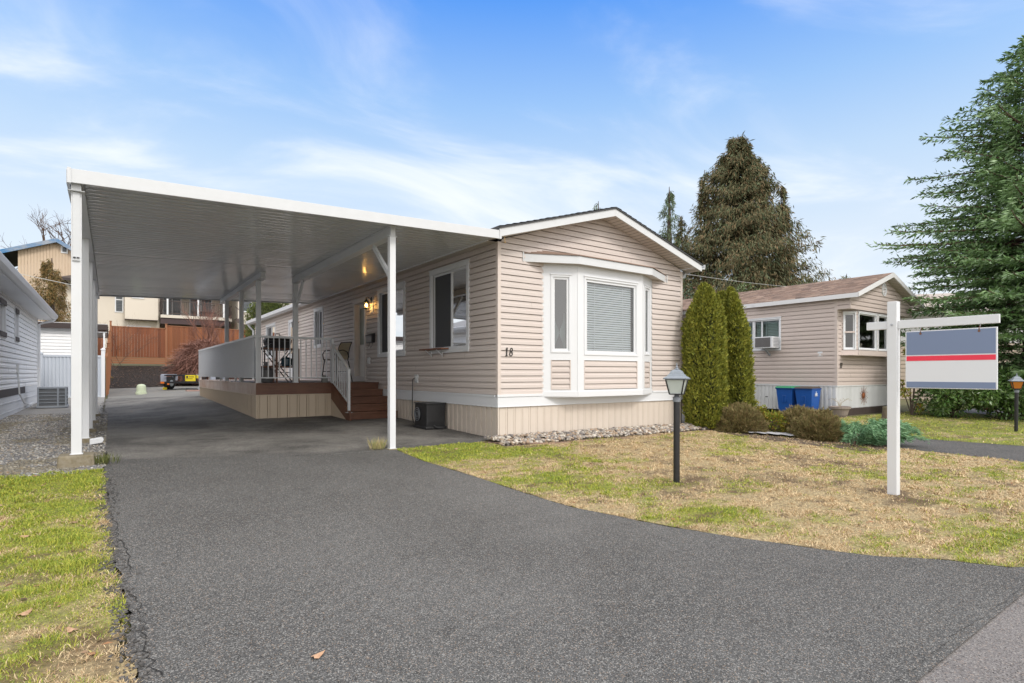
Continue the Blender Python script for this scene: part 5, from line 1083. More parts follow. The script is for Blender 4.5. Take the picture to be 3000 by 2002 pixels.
a = MB(); a.M = frame((0, 0, 0), (1, 0, 0), (0, -1, 0)); a.tube([(0, .0, 0), (0, .02, 0), (0, .04, 0)], [.09, .085, .05], 18); obj('disc', a, mat('copper_rust', (.28,.10,.04), .5, metal=.5), so)
a = MB(); 
for k in range(20):
    t_ = 2*math.pi*k/20; r = .30 if k % 2 else .23; a.tube([(math.cos(t_)*.09, -.01, math.sin(t_)*.09), (math.cos(t_ + .12)*r*.6, -.015, math.sin(t_ + .12)*r*.6), (math.cos(t_)*r, -.02, math.sin(t_)*r)], .005, 4)
obj('ray', a, MATS['copper_rust'], so)

# ================================================================ PLANTS
def isl(name, cols, rough=.8, **k):
    m = mat(name, cols[0], rough, island=cols, **k); return m
def column_bush(name, x, y, h, r, n, m, lab, group, seed, lean=(0, 0), lobes=6, ln=(.045, .10)):
    t = thing(name, lab, 'conifer', (x, y, gz(x, y)), 0, group); g = np.random.default_rng(seed)
    L_ = [(0, 0, h, r*.66)] + [(r*.55*math.cos(k*6.283/lobes + seed), r*.55*math.sin(k*6.283/lobes + seed), h*g.uniform(.83, .99), r*g.uniform(.40, .52)) for k in range(lobes)]
    wts = np.array([l[2]*l[3] for l in L_]); wts /= wts.sum(); Ps, Ds = [], []; c = MB()
    for (ox, oy, hh, rr), w_ in zip(L_, wts):
        k = int(n*w_); z = g.random(k)*hh; f = z/hh; a_ = g.uniform(0, 6.283, k)
        rad = rr*np.clip(np.minimum((f + .03)*7, 1)**.5*np.clip((1 - f)*5.5, 0, 1)**.6, .01, 2)*(.92 + .14*np.sin(np.pi*f))
        cl = vnoise(a_*rr*16 + seed*3 + ox*50, z*11.0, seed); bum = 1 + .50*(cl - .55) + np.where(g.random(k) < .04, g.uniform(.05, .25, k), 0) + .12*np.sin(a_*2 + seed)
        q = rad*bum*(1 - .30*g.random(k)**2.0)
        Ps.append(np.stack([ox*(1 - .10*f) + q*np.cos(a_) + lean[0]*z/h, oy*(1 - .10*f) + q*np.sin(a_) + lean[1]*z/h, z + .03], -1))
        Ds.append(np.stack([np.cos(a_)*.65, np.sin(a_)*.65, .8 + 0*z], -1) + g.normal(0, .36, (k, 3)))
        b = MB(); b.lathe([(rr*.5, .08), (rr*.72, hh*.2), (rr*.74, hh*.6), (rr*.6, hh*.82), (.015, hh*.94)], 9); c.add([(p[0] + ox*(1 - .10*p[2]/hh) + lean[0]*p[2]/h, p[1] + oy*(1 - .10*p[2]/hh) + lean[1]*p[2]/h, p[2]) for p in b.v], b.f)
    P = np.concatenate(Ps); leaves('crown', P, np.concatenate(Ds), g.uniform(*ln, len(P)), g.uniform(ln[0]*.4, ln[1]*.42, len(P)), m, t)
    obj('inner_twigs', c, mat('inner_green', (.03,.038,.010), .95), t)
    k = MB(); k.tube([(0, 0, -.05), (0, 0, .4)], .04, 6); obj('trunk', k, M_BARK, t); return t
M_ARB = isl('arborvitae_leaf', [(.12,.15,.02), (.42,.41,.045), (.24,.27,.03), (.60,.55,.065), (.10,.12,.018), (.50,.42,.055)], var=(6, .45, (.11,.14,.018)))
column_bush('arborvitae', 5.10, -.44, 3.05, .44, 70000, M_ARB, 'largest golden green columnar arborvitae beside home number 18', 'columnar arborvitae', 1, (-.05, .02))
column_bush('arborvitae', 5.95, -.22, 2.98, .30, 24000, M_ARB, 'slim arborvitae squeezed between two larger ones, only its tip clear', 'columnar arborvitae', 2)
column_bush('arborvitae', 6.20, -.52, 3.06, .325, 50000, M_ARB, 'tall arborvitae nearest home number 17 with a pointed golden tip', 'columnar arborvitae', 3, (-.16, .12))
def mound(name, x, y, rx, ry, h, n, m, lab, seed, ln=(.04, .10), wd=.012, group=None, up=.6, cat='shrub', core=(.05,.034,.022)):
    t = thing(name, lab, cat, (x, y, gz(x, y)), 0, group); g = np.random.default_rng(seed)
    u = g.uniform(0, 2*np.pi, n); v = np.arccos(g.uniform(-.05, 1, n)); b = 1 + .22*(fbm(u*2 + seed, v*3, seed) - .5)*2 + .30*(vnoise(u*6 + seed, v*9, seed + 3) - .55); dp = 1 - .3*g.random(n)**2
    P = np.stack([rx*np.sin(v)*np.cos(u)*b*dp, ry*np.sin(v)*np.sin(u)*b*dp, h*np.cos(v)*b*dp*.95 + .03], -1)
    D = np.stack([np.sin(v)*np.cos(u), np.sin(v)*np.sin(u), np.cos(v) + up], -1) + g.normal(0, .4, (n, 3))
    leaves('foliage', P, D, g.uniform(*ln, n), wd*g.uniform(.6, 1.5, n), m, t)
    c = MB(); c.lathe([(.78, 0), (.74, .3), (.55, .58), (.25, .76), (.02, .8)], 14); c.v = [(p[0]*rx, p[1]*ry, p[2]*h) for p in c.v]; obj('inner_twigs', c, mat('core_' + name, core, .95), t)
    return t
M_HEA = isl('heather_leaf', [(.16,.13,.05), (.34,.28,.11), (.22,.19,.07), (.40,.24,.13), (.16,.18,.05), (.32,.32,.11)], var=(3, .4, (.20,.14,.07)))
mound('heather_bush', 5.50, -.92, .56, .50, .50, 26000, M_HEA, 'low brown heather mound at the foot of the largest arborvitae', 4, group='brown heather mounds')
mound('heather_bush', 6.02, -2.32, .43, .45, .50, 24000, M_HEA, 'low brown heather mound between the grey cloth and the blue juniper', 5, group='brown heather mounds')
mound('heather_bush', 6.45, -1.75, .50, .45, .52, 18000, M_HEA, 'brown heather mound behind, in front of the blue bins', 6, group='brown heather mounds')
M_NAN = isl('nandina_leaf', [(.16,.22,.02), (.40,.36,.03), (.10,.16,.02), (.42,.13,.03), (.45,.22,.03), (.22,.27,.03)], var=(5, .5, (.13,.20,.02)))
mound('yellow_shrub', 5.98, -1.42, .30, .34, .42, 2600, M_NAN, 'small yellow green shrub with red leaves between two heather mounds', 7, (.03, .06), .028, up=.2, group='yellow green shrubs')
mound('yellow_shrub', 6.28, -.95, .26, .26, .50, 1600, M_NAN, 'yellow tipped shrub peeping over the heather below the arborvitae', 8, (.03, .06), .026, up=.2, group='yellow green shrubs')
def juniper(x, y, n, seed, lab):
    t = thing('juniper', lab, 'juniper', (x, y, gz(x, y))); g = np.random.default_rng(seed); P = []; D = []; br = MB()
    arms = [(.45, .85, .95), (.3, .45, .6), (.25, -.05, .8), (.5, -.35, .75), (.15, -.35, .6), (.85, -.5, .6), (-.1, -.1, .55), (.6, .1, .5), (.6, .6, .5), (.35, .25, .6)]
    for k in range(85):
        ax, ay, ln_ = arms[k % len(arms)]; d0 = math.atan2(ay, ax) + g.normal(0, .45); s0 = g.uniform(.6, 1.35)*ln_; cx_, cy_ = ax*g.uniform(.0, .9), ay*g.uniform(.0, .9)
        hz = g.uniform(.12, .46)
        for q in np.linspace(.1, 1, 16):
            px, py = cx_ + math.cos(d0)*s0*q*.7, cy_ + math.sin(d0)*s0*q*.7; pz_ = hz*(math.sin(q*2.35)) + .02
            if pz_ < .01: continue
            for w in range(14):
                sd2 = g.choice([-1, 1]); o_ = g.uniform(0, .13)*(1.2 - q*.7); a2 = d0 + sd2*g.uniform(.3, .8)
                P.append((px + math.cos(a2)*o_, py + math.sin(a2)*o_, pz_ + g.normal(0, .02) - o_*.2)); D.append((math.cos(a2), math.sin(a2), g.uniform(-.5, .35) - q*.2))
    P = np.array(P); leaves('foliage', P, np.array(D), g.uniform(.04, .10, len(P)), g.uniform(.010, .020, len(P)), isl('juniper_leaf', [(.11,.25,.12), (.27,.46,.24), (.08,.19,.085), (.42,.60,.36), (.16,.31,.12)], var=(4, .35, (.08,.18,.10))), t)
    for ax, ay, ln_ in arms: br.tube([(0, 0, 0), (ax*.5, ay*.5, .22), (ax, ay, .15)], .012, 5)
    obj('branch', br, M_TWIG, t); return t
juniper(6.02, -3.0, 0, 9, 'sprawling blue green juniper with drooping sprays behind the signpost')
# landscape cloth
a = MB(); pts = [(5.28,-1.42),(5.45,-1.62),(5.6,-1.85),(5.78,-1.98),(6.1,-1.9),(6.6,-1.45),(6.75,-1.1),(6.1,-1.05),(5.8,-1.2)]; n = 14
cl = []
G_ = [(5.15 + i*.125, -2.15 + j*.1) for j in range(13) for i in range(14)]
a.add([(px, py, gz(px, py) + .045 + .04*fbm(np.array([px*3]), np.array([py*3]), 3)[0]) for px, py in G_], [(j*14 + i, j*14 + i + 1, (j+1)*14 + i + 1, (j+1)*14 + i) for j in range(12) for i in range(13) if (lambda X, Y: abs((X - 5.95)*.8 + (Y + 1.55)*.55) < .62 and abs((Y + 1.5)*.8 - (X - 5.9)*.5) < .42)(5.15 + i*.125, -2.15 + j*.1)])
tag(obj('landscape_cloth', a, mat('grey_cloth', (.46,.46,.49), .9, var=(8, .5, (.30,.29,.30))), smooth=True), 'pale grey landscape cloth with dead twigs between the heather mounds', 'ground cloth')
a = MB(); 
for k in range(16): px, py, t_ = 5.75 + random.random()*.45, -1.65 + random.random()*.4, random.random()*6.28; a.tube([(px, py, gz(px, py) + .07), (px + .12*math.cos(t_), py + .12*math.sin(t_), gz(px, py) + .085)], .005, 4)
tag(obj('dead_twigs', a, M_TWIG), 'dead twigs scattered on the grey cloth', 'twigs', kind='stuff')
def leafy(name, x, y, z0, r, h, n, m, lab, seed, ln, wd, cat='shrub', group=None, squash=1.0, holes=.0, trunk=True, droop=.0):
    t = thing(name, lab, cat, (x, y, gz(x, y) if z0 is None else z0), 0, group); g = np.random.default_rng(seed)
    nc = max(8, n//90); c = g.normal(0, 1, (nc, 3)); c /= np.linalg.norm(c, axis=1)[:, None]; c *= (g.random(nc)**.35)[:, None]; c[:, 0] *= r*.9; c[:, 1] *= r*.9*squash; c[:, 2] = (c[:, 2]*.5 + .5)*h*.9
    idx = g.integers(0, nc, n); cr_ = g.uniform(.14, .34, nc)*r; d = g.normal(0, 1, (n, 3)); d /= np.linalg.norm(d, axis=1)[:, None]
    P = c[idx] + d*cr_[idx][:, None]*(1 - .35*g.random(n)**2)[:, None]; P[:, 2] = np.maximum(P[:, 2], .03)
    D = d + g.normal(0, .5, (n, 3)); D[:, 2] -= droop
    leaves('foliage', P, D, g.uniform(*ln, n), wd*g.uniform(.7, 1.3, n), m, t)
    if trunk:
        k = MB()
        for q in range(7): e_ = c[g.integers(0, nc)]; k.tube([(0, 0, 0), tuple(e_*.5 + g.normal(0, .05, 3)), tuple(e_)], [.03*r + .01, .02*r + .006, .006], 5)
        obj('stem', k, M_BARK, t)
    return t
M_RHO = isl('rhododendron_leaf', [(.04,.09,.02), (.09,.18,.035), (.05,.12,.025), (.15,.25,.06), (.06,.10,.03), (.2,.28,.1)], .35)
leafy('rhododendron', 15.3, -1.85, None, 1.15, 2.3, 9500, M_RHO, 'dark glossy rhododendron behind the hanging sign, next to home number 17', 12, (.09, .15), .045, group='rhododendron bushes')
leafy('rhododendron', 16.5, -2.75, None, .95, 1.5, 6500, M_RHO, 'lower glossy rhododendron below the sign board, nearer the white urn', 13, (.09, .15), .045, group='rhododendron bushes')
leafy('yellow_shrub', 14.6, -1.0, None, .35, 2.3, 900, M_NAN, 'tall yellow leaved shrub between the signpost and the sign board', 14, (.06, .09), .04)
pot('flower_pot', 20.2, -1.45, gz(20.2, -1.4), [(.15,0),(.22,.24),(.24,.25),(.24,.29),(.20,.29),(.18,.25)], mat('terracotta', (.38,.18,.12), .8), 'terracotta pot under the rhododendron beside the white urn', 'flower pot')
M_URN = mat('urn_white', (.62,.62,.60), .8, var=(12, .5, (.38,.38,.35)))
pot('garden_urn', 21.2, -1.62, gz(21.2, -1.6), [(.26,0),(.26,.05),(.18,.08),(.13,.12),(.14,.2),(.12,.30),(.10,.36),(.15,.38),(.12,.40),(.22,.46),(.27,.52),(.28,.66),(.31,.68),(.31,.70),(.26,.69),(.2,.64)], M_URN, 'white stone urn on a pedestal at the edge of the grey path', 'urn', 24)
leafy('potted_plant', 21.2, -1.62, gz(21.2, -1.6) + .66, .22, .42, 420, isl('red_green_leaf', [(.10,.12,.03), (.30,.07,.04), (.2,.2,.04)]), 'red and green plant growing in the white urn', 15, (.06, .12), .03, 'plant')
a = MB(); a.tube([(22.6,-2.3,-.1),(22.9,-2.3,.05),(23.3,-2.35,.05),(23.6,-2.4,-.1)], [.05,.16,.16,.05], 12); tag(obj('garden_hose_reel', a, mat('lime_green', (.25,.55,.08), .5)), 'lime green garden hose bundle by the bare shrub', 'garden hose')
leafy('climbing_shrub', 24.5, -2.6, None, 1.5, 2.4, 1800, isl('withered_leaf', [(.10,.06,.035), (.22,.12,.06), (.12,.12,.05)]), 'sparse brown shrub before the tan shingled wall', 16, (.06, .12), .03)
# conifers
def fir(name, x, y, z0, h, r, m, lab, seed, whorls, per, tuft_l, dens=1.0, droop=.25, base=.12, cat='conifer', twl=.5, group=None, rprof=None, tw=.35):
    t = thing(name, lab, cat, (x, y, z0)); g = np.random.default_rng(seed); P = []; D = []; Ls = []; wood = MB()
    if group: t['group'] = group
    wood.tube([(0, 0, -.3), (0, 0, h*.5), (0, 0, h)], [.022*h + .03, .013*h + .02, .01], 8); obj('trunk', wood, M_BARK, t); wood = MB()
    for k in range(whorls):
        f = (k + g.random())/whorls; z = h*(base + (1 - base)*f); rr = r*(rprof(f) if rprof else (1 - f)**.85)*g.uniform(.62, 1.15) + .03
        for b in range(per):
            a_ = 2*math.pi*(b + g.random()*.9)/per + k*.7; L_ = rr*g.uniform(.75, 1.1); up_ = .30*(f) + .05
            npt = 7; pts = []
            for q in range(npt + 1):
                s_ = q/npt; pts.append(np.array([math.cos(a_)*L_*s_, math.sin(a_)*L_*s_, z + L_*(up_*s_ - droop*s_*s_ + .14*s_**4)]))
            if L_ > .25: wood.tube([tuple(p) for p in pts[::2] + [pts[-1]]], [max(.012*L_*(1 - i/5), .004) for i in range(len(pts[::2]) + 1)], 4, False)
            ns = int(max(5, L_*16*dens))
            for q in range(ns):
                s_ = (q + g.random())/ns; s_ = .12 + .88*s_; i0 = min(int(s_*npt), npt - 1); p = pts[i0] + (pts[i0 + 1] - pts[i0])*(s_*npt - i0)
                side = 1 if q % 2 else -1; tl = twl*L_**.55*(1.08 - s_*.85)*g.uniform(.6, 1.15)*.6
                ta = a_ + side*g.uniform(.6, 1.15); nt_ = max(2, int(tl/tuft_l*1.6))
                dz = g.uniform(-.35, .12)
                for w in range(nt_):
                    o_ = tl*(w + g.random())/nt_; P.append((p[0] + math.cos(ta)*o_, p[1] + math.sin(ta)*o_, p[2] + dz*o_ + g.normal(0, .012))); D.append((math.cos(ta) + g.normal(0, tw), math.sin(ta) + g.normal(0, tw), dz + g.normal(0, tw))); Ls.append(tuft_l*g.uniform(.7, 1.3))
            for w in range(6): s_ = .7 + .3*w/6; i0 = min(int(s_*npt), npt - 1); p = pts[i0] + (pts[i0 + 1] - pts[i0])*(s_*npt - i0); P.append(tuple(p)); dd = pts[-1] - pts[-2]; dd = dd/np.linalg.norm(dd); D.append(tuple(dd + g.normal(0, .2, 3))); Ls.append(tuft_l*1.2)
    P = np.array(P); Ls = np.array(Ls); leaves('crown', P, np.array(D), Ls, Ls*.27, m, t); obj('branches', wood, M_TWIG, t)
    return t
M_FIR = isl('fir_needles', [(.06,.125,.035), (.135,.245,.07), (.085,.17,.048), (.24,.37,.16), (.07,.135,.042), (.36,.49,.29)], .55)
fp = lambda f: float(np.interp(f, [0, .12, .30, .38, .46, .56, .66, .78, .9, 1], [.62, .86, 1.0, .98, .95, .72, .66, .52, .30, .05]))
fir('fir_tree', 18.15, -3.05, -.3, 12.0, 4.1, M_FIR, 'large green fir filling the right edge, its boughs over the sign', 21, 52, 7, .17, 2.1, .28, .07, 'fir', .75, rprof=fp, tw=.4)
M_CED = isl('cedar_spray', [(.06,.09,.04), (.28,.135,.06), (.10,.13,.055), (.34,.17,.085), (.045,.08,.032), (.14,.10,.045)], var=(.5, .6, (.075,.105,.045)))
def cedar(name, x, y, z0, h, r, n, m, lab, seed, ln, group=None, pw=.9, spires=()):
    t = thing(name, lab, 'conifer', (x, y, z0)); g = np.random.default_rng(seed)
    if group: t['group'] = group
    Ps, Ds = [], []
    for (ox, oy, hh, rr, frac) in [(0, 0, h, r, 1.0)] + list(spires):
        k = int(n*frac); nb_ = int(11*hh*max(rr, .5)/2.2) + 40
        bz = g.random(nb_)**1.15*hh*.97; ba = g.uniform(0, 6.28, nb_); bl = rr*(np.clip(1 - bz/hh, 0, 1)**pw)*g.uniform(.55, 1.15, nb_) + .15
        bi = g.integers(0, nb_, k); s = g.random(k)**.6; z = bz[bi] + bl[bi]*(.10*s - .55*s*s + .42*s**4); rad = bl[bi]*s; aa = ba[bi] + g.normal(0, .11, k)/(s + .35)
        P = np.stack([ox + rad*np.cos(aa), oy + rad*np.sin(aa), np.maximum(z + g.normal(0, .06, k) - g.random(k)**1.5*.55, .1)], -1)
        D = np.stack([np.cos(aa)*.45, np.sin(aa)*.45, -.75 + 0*z], -1) + g.normal(0, .38, (k, 3)); Ps.append(P); Ds.append(D)
    P = np.concatenate(Ps); D = np.concatenate(Ds); leaves('crown', P, D, g.uniform(*ln, len(P)), g.uniform(ln[0]*.20, ln[1]*.17, len(P)), m, t)
    k = MB(); k.tube([(0, 0, -.5), (0, 0, h*.6), (0, 0, h*.98)], [.03*h, .018*h, .02], 8)
    for (ox, oy, hh, rr, frac) in spires: k.tube([(ox*.4, oy*.4, hh*.1), (ox, oy, hh*.5), (ox, oy, hh*.97)], [.15, .1, .02], 6)
    obj('trunk', k, M_BARK, t); return t
cxr = np.array((.812, -.584))   # camera right in plan
def atx(x0, y0, s): return (x0 + cxr[0]*s, y0 + cxr[1]*s)
cedar('cedar_tree', 31.2, 15.3, .8, 17.8, 9.3, 130000, M_CED, 'huge rusty brown cedar with several tops behind home number 17', 31, (.18, .50), None, .93,
      spires=[(cxr[0]*-2.4, cxr[1]*-2.4, 15.3, 1.7, .07), (cxr[0]*3.1, cxr[1]*3.1, 14.3, 1.8, .07), (cxr[0]*1.8, cxr[1]*1.8, 15.6, 1.3, .05), (cxr[0]*-4.0, cxr[1]*-4.0, 12.0, 1.6, .05)])
M_CEDG = isl('cedar_green_spray', [(.05,.085,.04), (.11,.15,.07), (.07,.11,.05), (.15,.18,.09)])
cedar('cedar_tree', 27.0, 18.0, .8, 13.9, 2.6, 9000, M_CEDG, 'slender grey green cedar left of the big brown one', 32, (.14, .34), None, .85)
cedar('cedar_tree', 26.6, 24.7, .8, 14.5, 2.6, 9000, M_CEDG, 'treetop just showing above the ridge of home number 18', 33, (.16, .36), None, .8)
cedar('cedar_tree', 58.9, 20, .8, 11.3, 3.4, 6000, M_CEDG, 'small distant conifer tip over the roof of home number 17', 34, (.25, .5), None, .8)
leafy('laurel', 19.9, 11.1, .6, 1.5, 5.7, 4200, isl('laurel_leaf', [(.03,.06,.02), (.07,.12,.05), (.05,.08,.04), (.12,.16,.09), (.16,.04,.03)], .5), 'dark broadleaf bush with reddish berries between the two homes', 35, (.10, .18), .07)
leafy('laurel', 26.3, 11.4, .6, 1.5, 7.1, 3800, isl('pale_laurel_leaf', [(.07,.11,.04), (.15,.21,.08), (.10,.15,.06), (.22,.27,.13)], .5), 'pale green broadleaf tree in front of the brown cedar', 36, (.12, .22), .08, 'tree')
leafy('hazel_thicket', 29.9, 3.9, .3, 2.0, 6.2, 5000, isl('brown_twiggy_leaf', [(.10,.065,.045), (.20,.13,.09), (.14,.10,.07), (.12,.12,.06)], .8), 'brown leafless looking thicket beyond the roof of home number 17', 37, (.12, .3), .03)
column_bush('hedge', 2.6, 27.5, 5.0, 1.5, 30000, isl('hedge_leaf', [(.04,.065,.012), (.10,.13,.025), (.06,.09,.016), (.16,.18,.04)]), 'dark green clipped hedge rising behind home number 18', None, 40, lobes=9, ln=(.08, .16))
bpy.data.objects['hedge']['category'] = 'hedge'
cedar('golden_cypress', -7.55, 27.0, .5, 6.3, 2.5, 22000, isl('golden_spray', [(.07,.065,.02), (.22,.13,.04), (.10,.10,.03), (.30,.17,.06), (.05,.06,.02)]), 'bronze and green cypress rising behind the white shed', 41, (.09, .2), None, .85)
# bare trees and twiggy bushes
def bare(name, x, y, z0, h, lab, seed, spread=.5, lv=6, m=None, r0=None, cat='bare tree', stems=1, group=None, ang=.5):
    t = thing(name, lab, cat, (x, y, z0)); g = random.Random(seed); tr = MB(); tw_ = MB()
    if group: t['group'] = group
    def grow(p, d, l, r, k):
        q = p + d*l*.5 + Vector((g.gauss(0, .06), g.gauss(0, .06), g.gauss(0, .03)))*l; e_ = p + d*l
        (tr if k == 0 else tw_).tube([p, q, e_], [r, r*.85, r*.7], 5 if k < 2 else 3, False)
        if k >= lv: return
        for _ in range(3 if k < 3 else g.choice((2, 3))):
            s = g.uniform(.45, 1.0); o = p + (e_ - p)*s; v = Vector((g.gauss(0, ang), g.gauss(0, ang), g.gauss(.12, ang*.6))); grow(o, (d + v).normalized(), l*g.uniform(.58, .80), r*.58, k + 1)
    for s in range(stems): 
        d = Vector((g.gauss(0, spread*.3 if stems == 1 else spread), g.gauss(0, spread*.3 if stems == 1 else spread), 1)).normalized(); grow(Vector((g.gauss(0, .04*stems), g.gauss(0, .04*stems), 0)), d, h*(.34 if stems == 1 else .42)*g.uniform(.8, 1.1), r0 or h*.018, 0)
    obj('trunk', tr, m or M_BARK, t); obj('branches', tw_, m or M_TWIG, t); return t
bare('bare_tree', -9.3, 60, 5.0, 15.5, 'leafless tree spreading its branches above the house with the blue fascia', 3, lv=6)
bare('bare_tree', -14.8, 58, 5.0, 11.5, 'leafless tree at the left edge behind the blue trimmed roof', 8, lv=5)
bare('bare_shrub', -.3, 29.6, 1.3, 4.6, 'pale leafless shrub with upright stems before the balcony', 5, .35, 4, M_TWIGR, .035, 'bare shrub', 7, ang=.28)
bare('bare_shrub', -5.0, 30.5, 1.4, 3.7, 'wispy bare twigs beside the carport posts against the cream wall', 12, .5, 4, M_TWIG, .012, 'bare shrub', 7, ang=.4)
def twig_dome(x, y, r, h, n, lab, seed):
    t = thing('twiggy_bush', lab, 'bush', (x, y, gz(x, y)), 0); g = np.random.default_rng(seed); b = MB()
    V = []; F = []
    for k in range(n):
        a_ = g.uniform(0, 6.28); el = g.uniform(.05, 1.5); R_ = g.uniform(.72, 1.05); c0 = np.array([g.normal(0, .25*r), g.normal(0, .25*r), g.uniform(0, .5*h)])
        tip = np.array([math.cos(a_)*math.cos(el)*r*R_, math.sin(a_)*math.cos(el)*r*R_, max(.05, math.sin(el)*h*R_)]); mid = (c0 + tip)/2 + np.array([0, 0, .28*h]) + g.normal(0, .10, 3)
        tip2 = tip + np.array([math.cos(a_ + g.normal(0, .6))*.28, math.sin(a_ + g.normal(0, .6))*.28, g.uniform(-.15, .22)]); w_ = g.uniform(.005, .010); sd3 = np.array([-math.sin(a_), math.cos(a_), g.normal(0, .6)])*w_
        i = len(V); V += [c0 - sd3, c0 + sd3, mid + sd3, mid - sd3, tip + sd3, tip - sd3, tip2]; F += [(i, i+1, i+2, i+3), (i+3, i+2, i+4, i+5), (i+5, i+4, i+6)]
    b.v = [tuple(v) for v in V]; b.f = F; obj('twigs', b, M_TWIGR, t)
    k = MB(); [k.tube([(0, 0, 0), (g.normal(0, .3), g.normal(0, .3), h*.5)], .03, 5) for _ in range(6)]; obj('stem', k, M_BARK, t); return t
twig_dome(-1.25, 25.8, 1.85, 2.3, 5200, 'dense dome of reddish brown bare twigs in front of the wooden fence', 50)
twig_dome(2.4, 27.8, 1.7, 2.1, 2600, 'second dome of reddish bare twigs farther right behind the deck', 51)
# overhead wires
def wire(p, q, sag, lab, r=.012):
    a = MB(); p = Vector(p); q = Vector(q); a.tube([p + (q - p)*t - Vector((0, 0, sag*4*t*(1 - t))) for t in [i/24 for i in range(25)]], r, 5, False); tag(obj('overhead_wire', a, mat('wire_pale', (.42,.42,.40), .5)), lab, 'wire', 'overhead wires')
wire((5.2, 4.5, 4.6), (70, 17, 12.2), 1.2, 'pale overhead wire crossing in front of the big brown cedar', .010)
wire((-22, 30, 9.2), (-4.5, 22, 4.5), .25, 'pale overhead wire sagging before the bronze cypress', .012)

# ================================================================ WHITE HOUSE (left)
HX, HY0, HY1 = -7.25, -2.0, 16.5; hz = .10
wh = thing('white_house', 'white clapboard house with a brown band at the left edge', 'house', (HX, HY0, 0))
FS = frame((0, 0, 0), (0, 1, 0), (1, 0, 0)); wa = (13.05, 13.75, 1.93, 2.80); wb = (10.6, 11.55, 1.93, 2.80)
def sid2(mb, M, u0, u1, z0, z1, **k): mb.M = M; siding(mb, u0, u1, z0, z1, **k)
a = MB(); sid2(a, FS, 0, HY1 - HY0 - .05, .76, 2.95, e=.125, holes=[ins(wa, .02), ins(wb, .02)]); sid2(a, frame((0, HY1 - HY0, 0), (-1, 0, 0), (0, 1, 0)), 0, 6, .76, 2.95, e=.125); sid2(a, frame((-6, 0, 0), (1, 0, 0), (0, -1, 0)), 0, 6, .76, 2.95, e=.125); obj('siding', a, M_WSIDE, wh)
a = MB(); a.box(-.02, .03, 18.44, 18.52, .76, 2.95); a.box(-6, .012, -.02, 18.51, .10, .575); [a.box(0, .02 + .004*k, 0, 18.5, z, z + .02) for k, z in enumerate((.20, .42))]; obj('skirting', a, M_WHITE, wh)
a = MB(); a.box(-.01, .022, 0, 15.2, .58, .755); obj('band_board', a, mat('band_brown', (.055,.048,.05), .6), wh)
a = MB(); a.box(-.01, .018, 15.2, 18.5, .58, .755); obj('band_board', a, M_WHITE, wh)
a = MB(); a.box(-6.3, .03, -.3, 18.52, -.25, .10); obj('foundation', a, M_CONC, wh)
for w_ in (wa, wb):
    fo = window(wh, FS, *w_, trim=.06, sash=.04, fills=(('blind', .06, M_BLIND),), panes=((0, 1),)); a = MB(); a.M = FS; a.box(w_[0] + .02, w_[1] - .02, .036, .05, w_[2] + .02, w_[2] + .13); a.box(w_[0] + .02, w_[1] - .02, .036, .05, w_[3] - .13, w_[3] - .02); obj('shutter_strip', a, MATS['band_brown'], fo)
    a = MB(); a.M = FS; a.quad((w_[0], -.12, w_[2]), (w_[1], -.12, w_[2]), (w_[1], -.12, w_[3]), (w_[0], -.12, w_[3])); obj('interior', a, M_DARKIN, fo)
a = MB(); a.box(.0, .40, -.4, 18.95, 2.94, 2.965); [a.box(.36, .40, -.4, 18.95, 2.965, 3.0)]; obj('soffit', a, M_WHITE, wh)
a = MB(); a.prism([(.40, 2.96), (.40, 3.10), (.52, 3.12), (.53, 3.10), (.50, 3.01), (.44, 2.96)], -.4, 19.0, 'y'); a.tube([(.46, 18.8, 2.97), (.38, 18.8, 2.90), (.15, 18.8, 2.84), (.06, 18.55, 2.75), (.06, 18.55, .2)], .035, 8); obj('gutter', a, M_WHITE, wh)
a = MB(); a.add([(.46, -.4, 3.12), (.46, 19, 3.12), (-3, 19, 4.1), (-3, -.4, 4.1), (-6.5, -.4, 3.12), (-6.5, 19, 3.12)], [(0, 1, 2, 3), (3, 2, 5, 4)]); sm = obj('roof', a, mat('roof_grey', (.25,.25,.26), .9), wh)
a = MB(); a.box(0, .06, 13.42, 13.54, 1.14, 1.36); a.tube([(.04, 13.48, 1.14), (.05, 13.5, .95), (.06, 13.55, .6), (.12, 13.9, .35), (.2, 14.2, .28), (.28, 14.6, .30)], .02, 8); obj('meter_box', a, M_ALUG, wh)
cu = thing('heat_pump', 'grey outdoor air conditioning unit on the gravel by the white house', 'heat pump', (-6.62, 13.4, gz(-6.6, 13.5) + .02))
a = MB(); a.box(-.36, .34, -.36, .36, 0, .06); a.box(-.34, .32, -.34, .34, .55, .60); [a.box(x, x + .04, y, y + .04, .05, .56) for x in (-.34, .28) for y in (-.34, .30)]; a.box(.10, .14, -.345, -.31, .05, .56); obj('frame', a, mat('unit_grey', (.24,.265,.30), .45), cu, bevel=.006)
a = MB(); a.box(-.31, .29, -.31, .31, .06, .55); obj('coil', a, mat('coil_dark', (.09,.095,.10), .6), cu)
a = MB(); 
for k in range(4): z = .14 + k*.1; a.box(-.33, .31, -.338, -.325, z, z + .018); a.box(.305, .318, -.33, .33, z, z + .018); a.box(-.338, -.325, -.33, .33, z, z + .018)
for k in range(26): x = -.30 + k*.024; a.box(x, x + .004, -.33, -.326, .07, .55)
obj('guard_bars', a, MATS['unit_grey'], cu)
